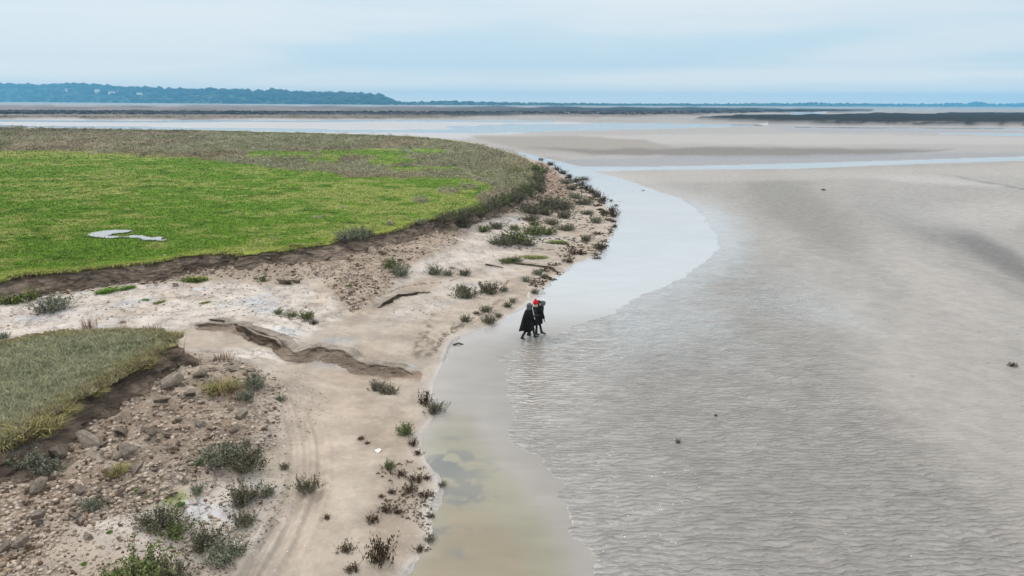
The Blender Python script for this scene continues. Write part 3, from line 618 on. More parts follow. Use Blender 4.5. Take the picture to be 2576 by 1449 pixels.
def ledge(P, h, w_, label, seed, c1=(186,168,150), c2=(150,133,118)):
    P = resample(smoothline(P, 3), 0.0022); n = len(P); T = np.gradient(P, axis=0); T /= np.linalg.norm(T, axis=1)[:, None]+1e-9; Nn = np.stack([T[:, 1], -T[:, 0]], 1)
    s = np.concatenate([[0], np.cumsum(np.linalg.norm(np.diff(P, axis=0), axis=1))]); env = np.minimum(ss(0, 1.0, s), ss(s[-1], s[-1]-1.0, s))
    lo = .22*fbm(s*.8, s*0+seed, 4, seed, .6); hh = h*env*(.75+.7*fbm(s*.6, s*0, 3, seed+1)); R_ = []; vs = []
    for o_, zf, v in [(-1.0,-.02,-.9),(-.6,.35,-.5),(-.3,.75,-.3),(-.12,.97,-.1),(0,1,0)]+[(w_*(t**1.6), 1-t, t) for t in np.linspace(.06, .98, 16)]+[(w_*1.25,-.06,1)]:
        nz = .14*fbm(s*3, s*0+v*3, 4, seed+2, .65)*(0 < v < 1); q = P+Nn*(lo+(o_ if o_ < 0 else o_+nz))[:, None]; g0 = ground(P[:, 0]+Nn[:, 0]*(lo+w_), P[:, 1]+Nn[:, 1]*(lo+w_)); g1 = ground(q[:, 0], q[:, 1]); base = g1 if o_ <= -.6 else np.minimum(g0, g1) if v > .3 else g1
        top = np.maximum(ground(P[:, 0]-.5*Nn[:, 0], P[:, 1]-.5*Nn[:, 1]), g0+hh*.6)+.05*hh/h if True else 0
        z = (g1-.03+(top-g1+.03)*max(zf, 0)) if o_ < 0 else g0-.04+(top-g0+.04)*zf
        z = z*env+(g1-.05)*(1-env); R_.append(np.stack([q[:, 0], q[:, 1], z], 1)); vs.append(np.full(n, max(v, 0)))
    m = len(R_); A = np.stack(R_).reshape(-1, 3); vv = np.concatenate(vs); ov = np.concatenate([np.full(n, k) for k in range(m)]); id3 = np.arange(m*n).reshape(m, n); f = np.stack([id3[:-1, :-1], id3[1:, :-1], id3[1:, 1:], id3[:-1, 1:]], -1).reshape(-1, 4)
    cc = np.tile(col(*c1), (len(A), 1)); cc = np.where((ov < 4)[:, None], col(216,202,187), cc); cc = paint(cc, (ov >= 4)*ss(.0, .35, fbm(A[:, 0]*2, A[:, 2]*6+A[:, 1], 4, seed+4, .6))*.8, col(*c2)); cc = paint(cc, ((ov == 4) | (ov == 5))*.8*ss(0, .3, fbm(A[:, 0]*1.5, A[:, 1], 3, seed+5)), col(*c2)*.8); cc = paint(cc, (ov >= 4)*ss(.75, 1, vv)*.8, col(182,166,148))
    o = mesh_np('sand_ledge', A, f, [M_CLIFF], {'Col': cc, 'v': vv}, smooth=False); tag(o, label, 'sand ledge', None, 'structure')
ledge(SCARP, .13, .60, 'eroded sand ledge along the gully', 500)
ledge(Gl([(500,806),(545,815),(590,824),(640,838),(690,850),(725,866)], .85), .10, .25, 'small upper ledge of cracked pale mud', 510, (140,122,104), (70,66,62))
ledge(Gl([(1240,642),(1290,650),(1340,655),(1385,660),(1410,672)], .5), .09, .3, 'dark mossy ledge on the bend slope', 520, (130,116,94), (84,76,58))
ledge(Gl([(940,757),(985,735),(1020,722),(1065,714),(1110,711)], .85), .03, .09, 'thin dark cracked edge on the sand rise', 530, (140,122,104), (90,78,66))
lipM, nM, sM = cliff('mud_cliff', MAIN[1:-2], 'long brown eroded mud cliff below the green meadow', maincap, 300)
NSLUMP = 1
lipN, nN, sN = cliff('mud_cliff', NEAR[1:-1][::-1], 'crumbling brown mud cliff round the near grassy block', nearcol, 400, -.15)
# ------------------------------------------------------------------ blades, leaf chips and twigs
def tris_blades(P, h, w, lean=0.5, nb=3, seed=1):
    r = np.random.default_rng(seed); n = len(P); h = np.repeat(h, nb)*r.uniform(.6, 1.2, n*nb); w = np.repeat(w, nb)
    B = np.repeat(P, nb, 0)+np.stack([r.normal(0, 1, n*nb)*w*1.2, r.normal(0, 1, n*nb)*w*1.2, np.zeros(n*nb)], 1)
    a = r.uniform(0, 2*math.pi, n*nb); D = np.stack([np.cos(a), np.sin(a), 0*a], 1); b = r.uniform(0, 2*math.pi, n*nb)
    tip = B+np.stack([np.cos(b)*h*lean*r.uniform(.2, 1.6, n*nb), np.sin(b)*h*lean*r.uniform(.2, 1.6, n*nb), h], 1)
    B[:, 2] -= .01
    V = np.stack([B-D*w[:, None]*.5, B+D*w[:, None]*.5, tip], 1).reshape(-1, 3)
    return V, np.arange(len(V)).reshape(-1, 3), np.repeat(np.arange(n), nb*3)
def chips(Cn, rad, hgt, K, size, seed=2, shape=1.0):
    """leaf faces spread through low domed crowns: centres Cn n*3"""
    r = np.random.default_rng(seed); n = len(Cn); m = n*K
    a = r.uniform(0, 2*math.pi, m); u = r.uniform(0.0, 1, m); rr = np.sqrt(1-u*u*.98)*r.uniform(.45, 1.0, m)
    R_ = np.repeat(rad, K); H = np.repeat(hgt, K); k = r.uniform(.75, 1.08, m)
    P = np.repeat(Cn, K, 0)+np.stack([np.cos(a)*rr*R_*k, np.sin(a)*rr*R_*k, u*H*k], 1)
    s = np.repeat(size, K)*r.uniform(.6, 1.3, m)
    nrm = r.normal(0, 1, (m, 3)); nrm[:, 2] = np.abs(nrm[:, 2])+.5; nrm /= np.linalg.norm(nrm, axis=1)[:, None]
    t = np.cross(nrm, r.normal(0, 1, (m, 3))); t /= np.linalg.norm(t, axis=1)[:, None]; b = np.cross(nrm, t)
    V = np.stack([P-t*s[:, None], P-b*s[:, None]*.5, P+t*s[:, None], P+b*s[:, None]*.5], 1).reshape(-1, 3)
    return V, np.arange(len(V)).reshape(-1, 4), np.repeat(np.arange(n), K*4), np.repeat(np.arange(m), 4)
def sampleD(P, n, seed, z=ZP, pad=0):
    r = np.random.default_rng(seed); P = np.array(P, float); lo = P.min(0); hi = P.max(0); o = []
    tot = 0
    while tot < n:
        q = r.uniform(lo, hi, (n*2, 2)); q = q[inpoly(q[:, 0], q[:, 1], P)]; o.append(q); tot += len(q)
    return np.concatenate(o)[:n]
AV = 0.62
def vcol(r, g, b, k=AV): return srgb(r, g, b, k)
# meadow grass: sampled evenly over what the place shows, finer close by
TURF_D = [(-700,360),(0,372),(300,380),(800,372),(1150,385),(1300,440),(1340,470),(1280,497),(1150,538),(1000,574),(900,596),(830,612),(720,628),(640,636),(540,636),(400,652),(260,670),(130,684),(0,700),(-150,730),(-700,790)]
q = sampleD(TURF_D, 120000, 11); x, y = G(q[:, 0], q[:, 1], ZP); z = plateau(x, y)
ok = (sdp(x, y, MAIN) > 0.1) & (sdp(x, y, PUD)+.45*fbm(x*1.1, y*1.1, 4, 241, .65) < .0); x, y, z, q = x[ok], y[ok], z[ok], q[ok]
smk = scrubmask(q[:, 0], q[:, 1], x, y); ok = smk < .5; x, y, z, q = x[ok], y[ok], z[ok], q[ok]
d = np.hypot(x, y); h = .035+.0007*d; wd = .0010*d+.006
g = turfcol(x, y, q[:, 0], q[:, 1]); rr = rng.uniform(.72, 1.22, len(x))*(1+.35*fbm(x*.9, y*.5, 4, 225, .6)); straw = (rng.uniform(0, 1, len(x)) < .12)
g = g*rr[:, None]; g = np.where(straw[:, None], vcol(160,160,100)*rr[:, None], g)
V, F, I = tris_blades(np.stack([x, y, z], 1), h, wd, .9, 2, 21)
tag(mesh_np('meadow_grass', V, F, [M_BLADE], {'Col': g[I]}), 'short bright green and straw grass of the meadow', 'grass', None, 'stuff')
# grass of the near block: longer, greyer blades
NB_D = [(-250,890),(0,860),(130,838),(300,827),(400,830),(450,850),(400,892),(365,920),(290,960),(190,1010),(130,1050),(0,1127),(-250,1240)]
q = sampleD(NB_D, 60000, 12); x, y = G(q[:, 0], q[:, 1], ZP); z = plateau(x, y); sd = sdp(x, y, NEAR); ok = sd > -.12; x, y, z, sd = x[ok], y[ok], z[ok], sd[ok]
g = nearcol(x, y)*rng.uniform(.65, 1.4, len(x))[:, None]; rr = rng.uniform(0, 1, len(x)); g = np.where((rr < .28)[:, None], vcol(205,200,166)*rng.uniform(.7, 1.1, len(x))[:, None], g)
V, F, I = tris_blades(np.stack([x, y, z], 1), rng.uniform(.06, .15, len(x)), rng.uniform(.02, .036, len(x)), 1.1, 3, 22)
tag(mesh_np('marsh_grass', V, F, [M_BLADE], {'Col': g[I]}), 'grey green grass on the near marsh block', 'grass', None, 'stuff')
# fringe hanging over the cliff lips
def fringe(name, lip, Nn, dens, hh, cols, seed, label, lo=0.0):
    r = np.random.default_rng(seed); s = np.concatenate([[0], np.cumsum(np.linalg.norm(np.diff(lip, axis=0), axis=1))])
    dist = np.linalg.norm(lip, axis=1); wt = 1/np.maximum(dist, 15)**1.2; cw_ = np.cumsum(wt*np.gradient(s)); cw_ /= cw_[-1]
    n = dens; t = np.interp(r.uniform(0, 1, n), cw_, s)
    x = np.interp(t, s, lip[:, 0]); y = np.interp(t, s, lip[:, 1]); nx = np.interp(t, s, Nn[:, 0]); ny = np.interp(t, s, Nn[:, 1])
    keep = fbm(t*.5, t*0, 3, seed) > -.25-lo; x, y, nx, ny, t = x[keep], y[keep], nx[keep], ny[keep], t[keep]; n = len(x)
    off = r.uniform(-.35, .03, n); B = np.stack([x+nx*off, y+ny*off, plateau(x, y)-.0], 1)
    L_ = hh*r.uniform(.4, 1.3, n)*(1+np.hypot(x, y)*.004); w = .02+.0009*np.hypot(x, y); out = r.uniform(.2, 1.1, n); side = r.normal(0, .35, n)
    mid = B+np.stack([nx*L_*.55*out-ny*side*L_*.5, ny*L_*.55*out+nx*side*L_*.5, L_*.35], 1)
    tip = B+np.stack([nx*L_*1.0*out-ny*side*L_, ny*L_*1.0*out+nx*side*L_, L_*r.uniform(-.9, .3, n)], 1)
    Td = np.stack([-ny, nx, 0*nx], 1)*w[:, None]*.5
    V = np.stack([B-Td, B+Td, mid+Td*.8, tip, mid-Td*.8], 1).reshape(-1, 3); b = np.arange(n)*5
    F = np.concatenate([np.stack([b, b+1, b+2, b+4], 1), np.stack([b+4, b+2, b+3, b+3], 1)])
    F4 = F[:n]; F3 = np.stack([b+4, b+2, b+3], 1)
    c = np.array(cols)[r.integers(0, len(cols), n)]*r.uniform(.7, 1.25, n)[:, None]
    Ft = np.concatenate([F4[:, [0, 1, 2]], F4[:, [0, 2, 3]], F3])
    tag(mesh_np(name, V, Ft, [M_BLADE], {'Col': np.repeat(c, 5, 0)}), label, 'grass', None, 'stuff')
fringe('cliff_edge_grass', lipM, nM, 13000, .14, [vcol(150,160,70), vcol(120,138,55), vcol(170,165,100), vcol(112,100,66)], 31, 'yellow green grass fringe along the main cliff edge')
fringe('cliff_edge_grass', lipN, nN, 6500, .20, [vcol(160,152,104), vcol(140,142,96), vcol(128,108,80), vcol(120,128,90), vcol(108,88,66)], 32, 'straw coloured grass hanging over the near cliff edge')
# low grey scrub behind the meadow
q = sampleD([(-700,316),(0,320),(1050,343),(1240,372),(1320,400),(1358,440),(1352,476),(1290,503),(1200,535),(1040,520),(700,470),(500,420),(0,380),(-700,385)], 15000, 13)
x, y = G(q[:, 0], q[:, 1], ZP); ok = (scrubmask(q[:, 0], q[:, 1], x, y) > .45) & (sdp(x, y, MAIN) > .1); x, y, q = x[ok][:6500], y[ok][:6500], q[ok][:6500]
x = np.concatenate([x]); z = plateau(x, y); d = np.hypot(x, y); rad = (.22+.0052*d)*rng.uniform(.5, 1.6, len(x)); hg = rad*rng.uniform(.45, .95, len(x))*np.clip(110/d, .55, 1)
V, F, I, J = chips(np.stack([x, y, z-.03], 1), rad, hg, 44, .024+.0006*d, 41)
c = np.tile(vcol(180,178,146), (len(x), 1)); nn = fbm(x*.08, y*.05, 3, 220); c = paint(c, ss(-.1, .4, nn)*.8, vcol(180,166,142)); c = paint(c, ss(.2, .6, fbm(x*.3, y*.2, 3, 222))*.9, vcol(136,146,82)); c = paint(c, ss(340, 326, q[:, 1])*.6, vcol(132,126,100))
c = c*rng.uniform(.68, 1.22, len(x))[:, None]*(1+.35*fbm(x*.25, y*.12, 3, 224))[:, None]
cj = c[I]*np.repeat(rng.uniform(.75, 1.25, len(I)//4), 4)[:, None]
tag(mesh_np('marsh_scrub', V, F, [M_LEAF], {'Col': cj}), 'low grey green scrub covering the far part of the marsh', 'scrub', None, 'stuff')
# darker bushes crowding the cliff lip towards the bend
EDGE_D = [(1356,440),(1352,462),(1334,480),(1318,490),(1300,500),(1280,508),(1262,515),(1240,524),(1222,532),(1200,538),(1180,543),(1160,547),(1140,551),(1120,556)]
r = np.random.default_rng(3)
# ------------------------------------------------------------------ single plants
def shrub_mesh(seed, n_st=46, spread=.9, up=.75, leaf=.035, leaves=14, cols=((.09,.1,.06),), twig=(.10,.078,.058)):
    """unit shrub: radius about 1, height about up; returns stems and leaves"""
    r = np.random.default_rng(seed); SV, SF, LP = [], [], []
    for k in range(n_st):
        a = r.uniform(0, 2*math.pi); tilt = r.uniform(.1, 1.35)**1.0; L_ = r.uniform(.55, 1.05)*(spread*math.sin(tilt)+up*math.cos(tilt)); b0 = np.array([r.normal(0, .28), r.normal(0, .28), -.03])
        d0 = np.array([math.cos(a)*math.sin(tilt), math.sin(a)*math.sin(tilt), math.cos(tilt)]); pts = []
        for t in np.linspace(0, 1, 5): pts.append(b0+d0*L_*t+np.array([0, 0, .16*L_*t*t])+r.normal(0, .025, 3)*(t > 0))
        pts = np.array(pts); w = .016
        for i in range(4):
            for j in range(3):
                pass
        base = len(SV)
        for i, p in enumerate(pts):
            wi = w*(1-.75*i/4)
            for j in range(3):
                an = j*2.0944; SV.append(p+np.array([math.cos(an), math.sin(an), .3*math.sin(an)])*wi)
        for i in range(4):
            for j in range(3):
                SF.append((base+i*3+j, base+i*3+(j+1) % 3, base+i*3+3+(j+1) % 3, base+i*3+3+j))
        for t in r.uniform(.25, 1.03, leaves): LP.append(b0+d0*L_*t+np.array([0, 0, .16*L_*t*t])+r.normal(0, .05, 3))
    LP = np.array(LP); m = len(LP); LP[:, 2] = np.maximum(LP[:, 2], .0)
    nrm = r.normal(0, 1, (m, 3)); nrm /= np.linalg.norm(nrm, axis=1)[:, None]; t = np.cross(nrm, r.normal(0, 1, (m, 3))); t /= np.linalg.norm(t, axis=1)[:, None]; b = np.cross(nrm, t)
    s = leaf*r.uniform(.6, 1.5, m)[:, None]
    V = np.stack([LP-t*s, LP-b*s*.55, LP+t*s, LP+b*s*.55], 1).reshape(-1, 3)
    c = np.array(cols)[r.integers(0, len(cols), m)]*r.uniform(.65, 1.35, m)[:, None]
    return np.array(SV), np.array(SF), V, np.arange(4*m).reshape(-1, 4), np.repeat(c, 4, 0)
def grass_mesh(seed, n, cols, h=1.0, spread=.8, w=.03):
    r = np.random.default_rng(seed); a = r.uniform(0, 2*math.pi, n); rr = r.uniform(0, .75, n)**.7
    B = np.stack([np.cos(a)*rr, np.sin(a)*rr, -.02+0*a], 1); a2 = a+r.normal(0, .7, n); l = r.uniform(.45, 1.15, n)*h; lean = r.uniform(.15, 1, n)*spread
    mid = B+np.stack([np.cos(a2)*lean*.35, np.sin(a2)*lean*.35, l*.65], 1); tip = B+np.stack([np.cos(a2)*lean, np.sin(a2)*lean, l*r.uniform(.45, 1, n)], 1)
    T = np.stack([-np.sin(a2), np.cos(a2), 0*a], 1)*w*.5
    V = np.stack([B-T, B+T, mid+T*.7, mid-T*.7, tip], 1).reshape(-1, 3); b = np.arange(n)*5
    F = np.concatenate([np.stack([b, b+1, b+2], 1), np.stack([b, b+2, b+3], 1), np.stack([b+3, b+2, b+4], 1)])
    c = np.array(cols)[r.integers(0, len(cols), n)]*r.uniform(.65, 1.3, n)[:, None]
    return V, F, np.repeat(c, 5, 0)
PAL = {'dark': (vcol(126,126,102), vcol(100,100,78), vcol(146,142,120)), 'green': (vcol(124,138,84), vcol(104,122,66), vcol(134,138,96)),
       'grey': (vcol(146,152,130), vcol(124,132,110), vcol(160,162,142)), 'brown': (vcol(98,80,60), vcol(76,62,48), vcol(112,96,74))}
PROTO = {}
def hide_proto(o): C.objects.unlink(o)
for kind_, arg in (('dark', dict(up=.66, leaf=.048, leaves=34, n_st=60)), ('green', dict(up=.75, leaf=.050, leaves=34, n_st=58)), ('grey', dict(up=.60, leaf=.048, leaves=34, n_st=60)), ('brown', dict(up=.20, leaf=.055, leaves=12, n_st=50))):
    for v in range(3):
        SV, SF, LV, LF, LC = shrub_mesh(500+v+len(kind_)*7, cols=PAL[kind_], **arg)
        s1 = mesh_np('stems', SV, SF, [M_TWIG]); s2 = mesh_np('foliage', LV, LF, [M_LEAF], {'Col': LC}); hide_proto(s1); hide_proto(s2)
        PROTO[kind_, v] = (s1.data, s2.data)
for kind_, cols_, hh, sp, w_ in (('straw', (vcol(178,166,108), vcol(158,148,92), vcol(142,124,90), vcol(138,142,84)), .7, .95, .035), ('bright', (vcol(96,140,30), vcol(120,156,46), vcol(84,124,26)), .55, .7, .06), ('reed', (vcol(152,128,106), vcol(176,154,128), vcol(124,102,84)), 1.7, .8, .04), ('moss', (vcol(120,134,52), vcol(98,114,44), vcol(140,146,70)), .3, .6, .06)):
    for v in range(2):
        V, F, c = grass_mesh(600+v+len(kind_), 420 if kind_ != 'reed' else 90, cols_, hh, sp, w_)
        s2 = mesh_np('blades', V, F, [M_BLADE], {'Col': c}); hide_proto(s2); PROTO[kind_, v] = (None, s2.data)
NAMES = {'dark': 'shrub', 'green': 'shrub', 'grey': 'shrub', 'brown': 'seaweed_clump', 'straw': 'grass_tuft', 'bright': 'grass_tuft', 'reed': 'reed_tuft', 'moss': 'grass_tuft'}
CATS = {'shrub': 'shrub', 'seaweed_clump': 'seaweed', 'grass_tuft': 'grass tuft', 'reed_tuft': 'reeds'}
PLANTS = []
def plant(dx, dy, wd_, kind_, label, group=None, elong=1.0, rot=None, hscale=1.0):
    """dx, dy: foot of the plant; wd_: its width as measured in the photo"""
    PLANTS.append((dx, dy, wd_, kind_, label, group, elong, rot, hscale))
P_ = plant
G1 = 'shrubs on the near rubble'; G2 = 'seaweed clumps by the water'; G3 = 'plants on the middle bank'; G4 = 'shrubs at the river bend'; G5 = 'bushes along the cliff edge'; G6 = 'bright grass tufts'
P_(560,1165,110,'grey','left half of the long grey green shrub thicket on near rubble',G1,1.2,.3)
P_(620,1178,105,'dark','right half of the long dark shrub thicket on near rubble',G1,1.2,-.3)
P_(504,1170,34,'green','small olive shrub just left of the long thicket',G1)
P_(716,1178,28,'dark','small round shrub right of the long thicket beside the track',G1)
P_(775,1234,66,'dark','dark bushy shrub standing alone beside the wheel track',G1)
P_(618,1262,90,'dark','upper part of the tall ragged shrub patch beside cracked white mud',G1)
P_(614,1318,62,'dark','lower tail of the ragged shrub patch beside cracked white mud',G1)
P_(672,1246,46,'grey','thin grey shrub reaching from the ragged patch towards the track',G1)
P_(498,1238,40,'grey','small sparse grey shrub above the cracked white mud',G1)
P_(400,1325,90,'dark','brownish shrub left of centre below the algae patch',G1,1.3,.4)
P_(440,1345,70,'green','olive shrub touching the brownish one below the algae patch',G1)
P_(520,1372,90,'dark','dark shrub above the bottom thicket, left one of a pair',G1)
P_(565,1405,95,'grey','grey green shrub at the bottom, right one of a pair',G1)
P_(606,1388,32,'dark','little dark shrub at the right tip of the bottom pair',G1)
P_(350,1470,150,'green','largest green shrub cut off by the bottom edge',G1)
P_(430,1462,100,'dark','dark shrub cut off by the bottom edge right of the largest',G1)
P_(236,1278,52,'grey','thin grey shrub lying among pale clods at left',G1,1.6,.6)
P_(70,1178,80,'grey','grey shrub on the foot of the near cliff at left',G1)
P_(128,1190,60,'grey','second grey shrub on the near cliff foot, right of the first',G1)
P_(556,985,84,'straw','yellow straw grass tuft on top of the near rubble',G1,1.2)
P_(590,1000,60,'reed','dry brown grass sprawling beside the yellow tuft',G1,hscale=.35)
P_(640,975,66,'grey','grey shrub at the right shoulder of the near rubble heap',G1)
P_(620,1006,50,'grey','small grey shrub below the rubble shoulder shrub',G1)
P_(705,1008,30,'grey','tiny pale shrub alone on the sand right of rubble',G1)
P_(298,1190,50,'straw','straw tuft leaning on the overhanging boulder',G1,1.3)
P_(560,905,60,'reed','dry brown stalks at the top of the near rubble',G1,hscale=.4)
P_(500,915,40,'reed','dry brown stalks beside the tip of the near block',G1,hscale=.4)
P_(132,783,78,'grey','round grey shrub on white sand under the main cliff',G3)
P_(225,828,38,'reed','brown reed tuft standing behind the near grassy block',G3)
P_(308,812,22,'reed','small pale reed tuft right of the brown one',G3,hscale=.5)
P_(4,852,30,'grey','grey shrub at the left picture edge behind the near block',G3)
P_(345,1236,11,'bright','tiny bright tuft left of the algae patch',G6)
P_(275,1340,13,'bright','tiny bright tuft on pale mud left of the lower shrubs',G6)
P_(210,1420,13,'bright','tiny bright tuft lowest in the picture',G6)
P_(455,1270,20,'bright','bright tuft in the algae patch on white mud',G6)
P_(290,1452,36,'bright','bright tuft at the bottom edge beside the largest shrub',G6)
P_(45,716,95,'moss','slumped green turf hanging at the left end of the main cliff',G3,1.6,hscale=1.6)
P_(10,722,60,'bright','green grass on the slumped turf at the left edge',G3)
P_(490,706,56,'moss','mossy yellow green clod under the main cliff',G3,1.5,hscale=1.2)
P_(270,734,46,'bright','left green patch of a pair under the main cliff',G3,1.5,hscale=.5)
P_(322,726,34,'bright','right green patch of a pair under the main cliff',G3,1.4,hscale=.6)
P_(366,755,18,'bright','small green tuft below the green pair',G3,1.4,hscale=.5)
P_(402,760,26,'moss','flat green tuft right of the small one on white sand',G3,1.6,hscale=.5)
P_(663,708,26,'green','small green plant left of the flat topped boulder',G3)
P_(720,712,30,'moss','flat green moss under the flat topped boulder',G3,1.8,hscale=.4)
P_(575,660,34,'green','shaggy grass plug hanging down the middle of the main cliff',G3,hscale=1.6)
P_(560,646,26,'moss','moss at the notch in the main cliff edge',G3)
P_(515,762,24,'moss','long mossy clod on white sand',G3,1.8,hscale=.5)
P_(700,790,30,'green','left plant of the sparse row on white sand',G3,hscale=.7)
P_(735,795,34,'green','middle plant of the sparse row on white sand',G3,hscale=.6)
P_(772,800,46,'green','right and largest plant of the sparse row on white sand',G3,hscale=.8)
P_(790,815,34,'brown','brown weed below the sparse plant row',G3)
P_(985,672,48,'green','upper green shrub of the pair on the middle rubble',G3)
P_(1008,692,56,'grey','lower grey shrub of the pair on the middle rubble',G3)
P_(878,718,22,'moss','yellow green tuft at the foot of middle rubble',G3)
P_(925,608,38,'straw','straw clump hugging the main cliff foot',G3,hscale=.5)
P_(1095,690,46,'grey','leftmost of three grey shrubs along the dark crack',G3)
P_(1127,692,30,'grey','middle of three grey shrubs along the dark crack',G3)
P_(1168,692,34,'dark','rightmost of three shrubs along the dark crack',G3)
P_(1138,676,26,'reed','thin brown plant behind the middle crack shrub',G3,hscale=.4)
P_(1162,730,30,'dark','small upper plant of the pair on smooth sand',G3)
P_(1174,748,60,'dark','low wide shrub below on the smooth sand',G3,1.6,0)
P_(1232,737,60,'dark','low wide shrub right of the smooth sand pair',G3,1.5,0)
P_(1268,733,26,'grey','small grey plant at the right end of the wide shrub',G3)
P_(1275,662,30,'green','left plant of the close green pair on the slope',G4)
P_(1296,660,34,'green','right plant of the close green pair on the slope',G4)
P_(1222,784,34,'dark','sparse twiggy plant above the shore shrub left of walkers',G3)
P_(1200,790,26,'brown','brown twigs left of the shore shrub',G3)
P_(1172,808,34,'dark','faint twiggy plant farthest left along the shore line',G3,1.4)
P_(1230,812,42,'dark','darkest shrub on the shore left of the walkers',G3)
P_(1255,797,22,'dark','small upright plant between shore shrub and walkers',G3)
P_(1278,772,26,'dark','small shore plant above left of the walkers',G3)
P_(1325,708,28,'grey','grey plant on sand above the walkers',G3)
P_(1345,738,24,'dark','dark plant at the water just above the walkers',G3)
P_(1290,760,24,'grey','faint grey plant left of the white paddle blade',G3)
P_(1370,700,24,'dark','plant near the shore right above the walkers',G3)
P_(1352,690,30,'grey','grey plant on the slope above the walkers',G3)
P_(1300,612,70,'green','big olive shrub in the middle of the bend',G4)
P_(1262,616,50,'dark','dark shrub left of the big olive one in the bend',G4)
P_(1332,618,30,'dark','small dark shrub right of the big olive one',G4)
P_(1250,575,36,'dark','dark shrub above the big olive one',G4)
P_(1216,583,34,'green','green shrub farthest left in the bend',G4)
P_(1295,577,26,'green','narrow green shrub above the big olive one',G4)
P_(1345,590,52,'green','green shrub on the slope right of the big olive one',G4)
P_(1378,590,40,'green','green shrub farther right on the slope',G4)
P_(1340,537,60,'dark','left dense bush of the dark thicket in the bend',G4)
P_(1385,522,64,'dark','top dense bush of the dark thicket in the bend',G4)
P_(1415,528,50,'dark','right dense bush of the dark thicket in the bend',G4)
P_(1372,540,46,'dark','middle bush of the dark thicket in the bend',G4)
P_(1420,548,40,'dark','lowest right bush of the dark thicket in the bend',G4)
P_(1335,556,36,'dark','lowest left bush of the dark thicket in the bend',G4)
P_(1390,565,34,'dark','shrub below the dark thicket',G4)
P_(1345,568,26,'green','green shrub just under the thicket left end',G4)
P_(1425,580,36,'dark','shrub right of the slope pair below the thicket',G4)
P_(1395,610,50,'moss','long green moss strip on the slope',G4,1.8,hscale=.5)
P_(1335,648,60,'moss','dark mossy ledge below the bend shrubs',G4,2.0,hscale=.3)
P_(1470,515,40,'dark','lone shrub right of the thicket',G4)
P_(1450,500,36,'grey','grey shrub above right of the thicket',G4)
P_(1440,478,30,'dark','dark shrub on the upper slope',G4,1.4)
P_(1465,456,26,'dark','dark shrub high on the slope near the water',G4)
P_(1425,462,28,'grey','grey shrub high on the slope',G4)
P_(1500,560,34,'grey','grey low plant on the combed sand',G4,1.4)
P_(1478,540,26,'dark','small plant above the combed sand',G4)
P_(1505,590,26,'brown','brown plant below the combed sand',G4)
P_(1475,605,30,'dark','dark plant on the lower slope',G4)
P_(1510,628,34,'brown','brown bush on the shore below the combed sand',G4,hscale=2.2)
P_(1455,640,50,'brown','wide brown weed bank on the lower shore',G4)
P_(1430,660,34,'brown','small brown weed at the lower shore tip',G4)
P_(1500,652,26,'brown','dark weed touching the water at the lower shore',G4)
for k, (a, b, w_) in enumerate([(1362,404,16),(1385,416,22),(1402,428,22),(1418,438,24),(1432,448,24),(1448,458,26),(1462,467,26),(1476,477,30),(1490,486,30),(1503,496,34),(1516,507,32)]):
    P_(a, b, w_, 'brown', 'flat dark weed in the row lining the far shore', 'dark weeds lining the far shore', hscale=1.3)
for a, b, w_, l in ((1541,533,34,'upper weed block standing in the water off the bend'),(1544,546,36,'lower weed block standing in the water off the bend'),(1550,520,14,'small weed in the water above the two blocks'),(1546,572,20,'weed at the waterline below the two blocks'),(1538,508,14,'tiny weed in the water farthest up'),(1536,586,16,'tiny weed lowest along the bend waterline'),(1618,483,12,'tiny dark weed alone in mid channel'),(1560,512,12,'tiny weed farthest out in the water')):
    P_(a, b, w_, 'brown', l, 'weeds in the channel at the bend', hscale=1.6)
P_(950,980,46,'dark','left part of the slanting dark shrub on the near beach',G3,1.3,-.5)
P_(975,990,50,'dark','right part of the slanting dark shrub on the near beach',G3,1.3,-.5)
P_(1070,1016,44,'brown','brown left part of the big shrub at the water edge',G2,hscale=2.6)
P_(1095,1036,56,'dark','big dark shrub hanging over the water edge',G2)
P_(1022,1092,52,'green','bright olive shrub on the near shore',G2)
P_(1040,1118,34,'brown','brown weed trailing under the olive shore shrub',G2,hscale=1.6)
P_(1052,1142,34,'brown','dark weed at the shore below the olive shrub',G2)
P_(978,1178,36,'green','round green shrub left of the shore weeds',G2)
P_(910,1105,26,'brown','left dark debris on bare near sand',G2)
P_(925,1116,20,'brown','right dark debris on bare near sand',G2)
for a, b, w_ in ((1010,1195,44),(1050,1210,56),(1075,1205,30),(1030,1235,60),(1070,1250,40),(985,1240,34),(970,1285,50),(940,1310,50),(1000,1290,34),(960,1250,24)):
    P_(a, b, w_, 'brown', 'dark tangled seaweed scattered in the near shore field', 'tangled seaweed on the near shore')
P_(1112,1222,24,'dark','dark plant at the water edge among the seaweed',G2)
P_(960,1412,86,'brown','biggest brown weed mound at the bottom of the beach',G2,1.2,1.2,hscale=2.4)
P_(870,1385,56,'brown','brown weed left of the biggest mound',G2)
P_(890,1435,50,'brown','brown weed at the bottom edge left of the mound',G2)
P_(822,1305,30,'brown','small weed alone near the wheel tracks',G2)
P_(1085,1300,26,'brown','weed at the waterline above the lower weeds',G2)
P_(1080,1360,30,'dark','dark weed dipping in the water near the bottom',G2)
P_(1055,1385,40,'brown','brown weed by the water near the bottom',G2)
P_(795,887,40,'brown','dark weed on the small mound in the gully',G3,hscale=.6)
P_(1706,1114,14,'dark','dark weed sticking up from the rippled sand','weeds on the tidal flat',hscale=1.4)
P_(2072,479,13,'brown','lone weed with a pale halo on the far sand','weeds on the tidal flat',1.4,0)
P_(2546,921,26,'brown','black weed at the right edge of the sand','weeds on the tidal flat')
P_(1800,1046,12,'brown','small black speck of weed right of the ripple weed','weeds on the tidal flat')
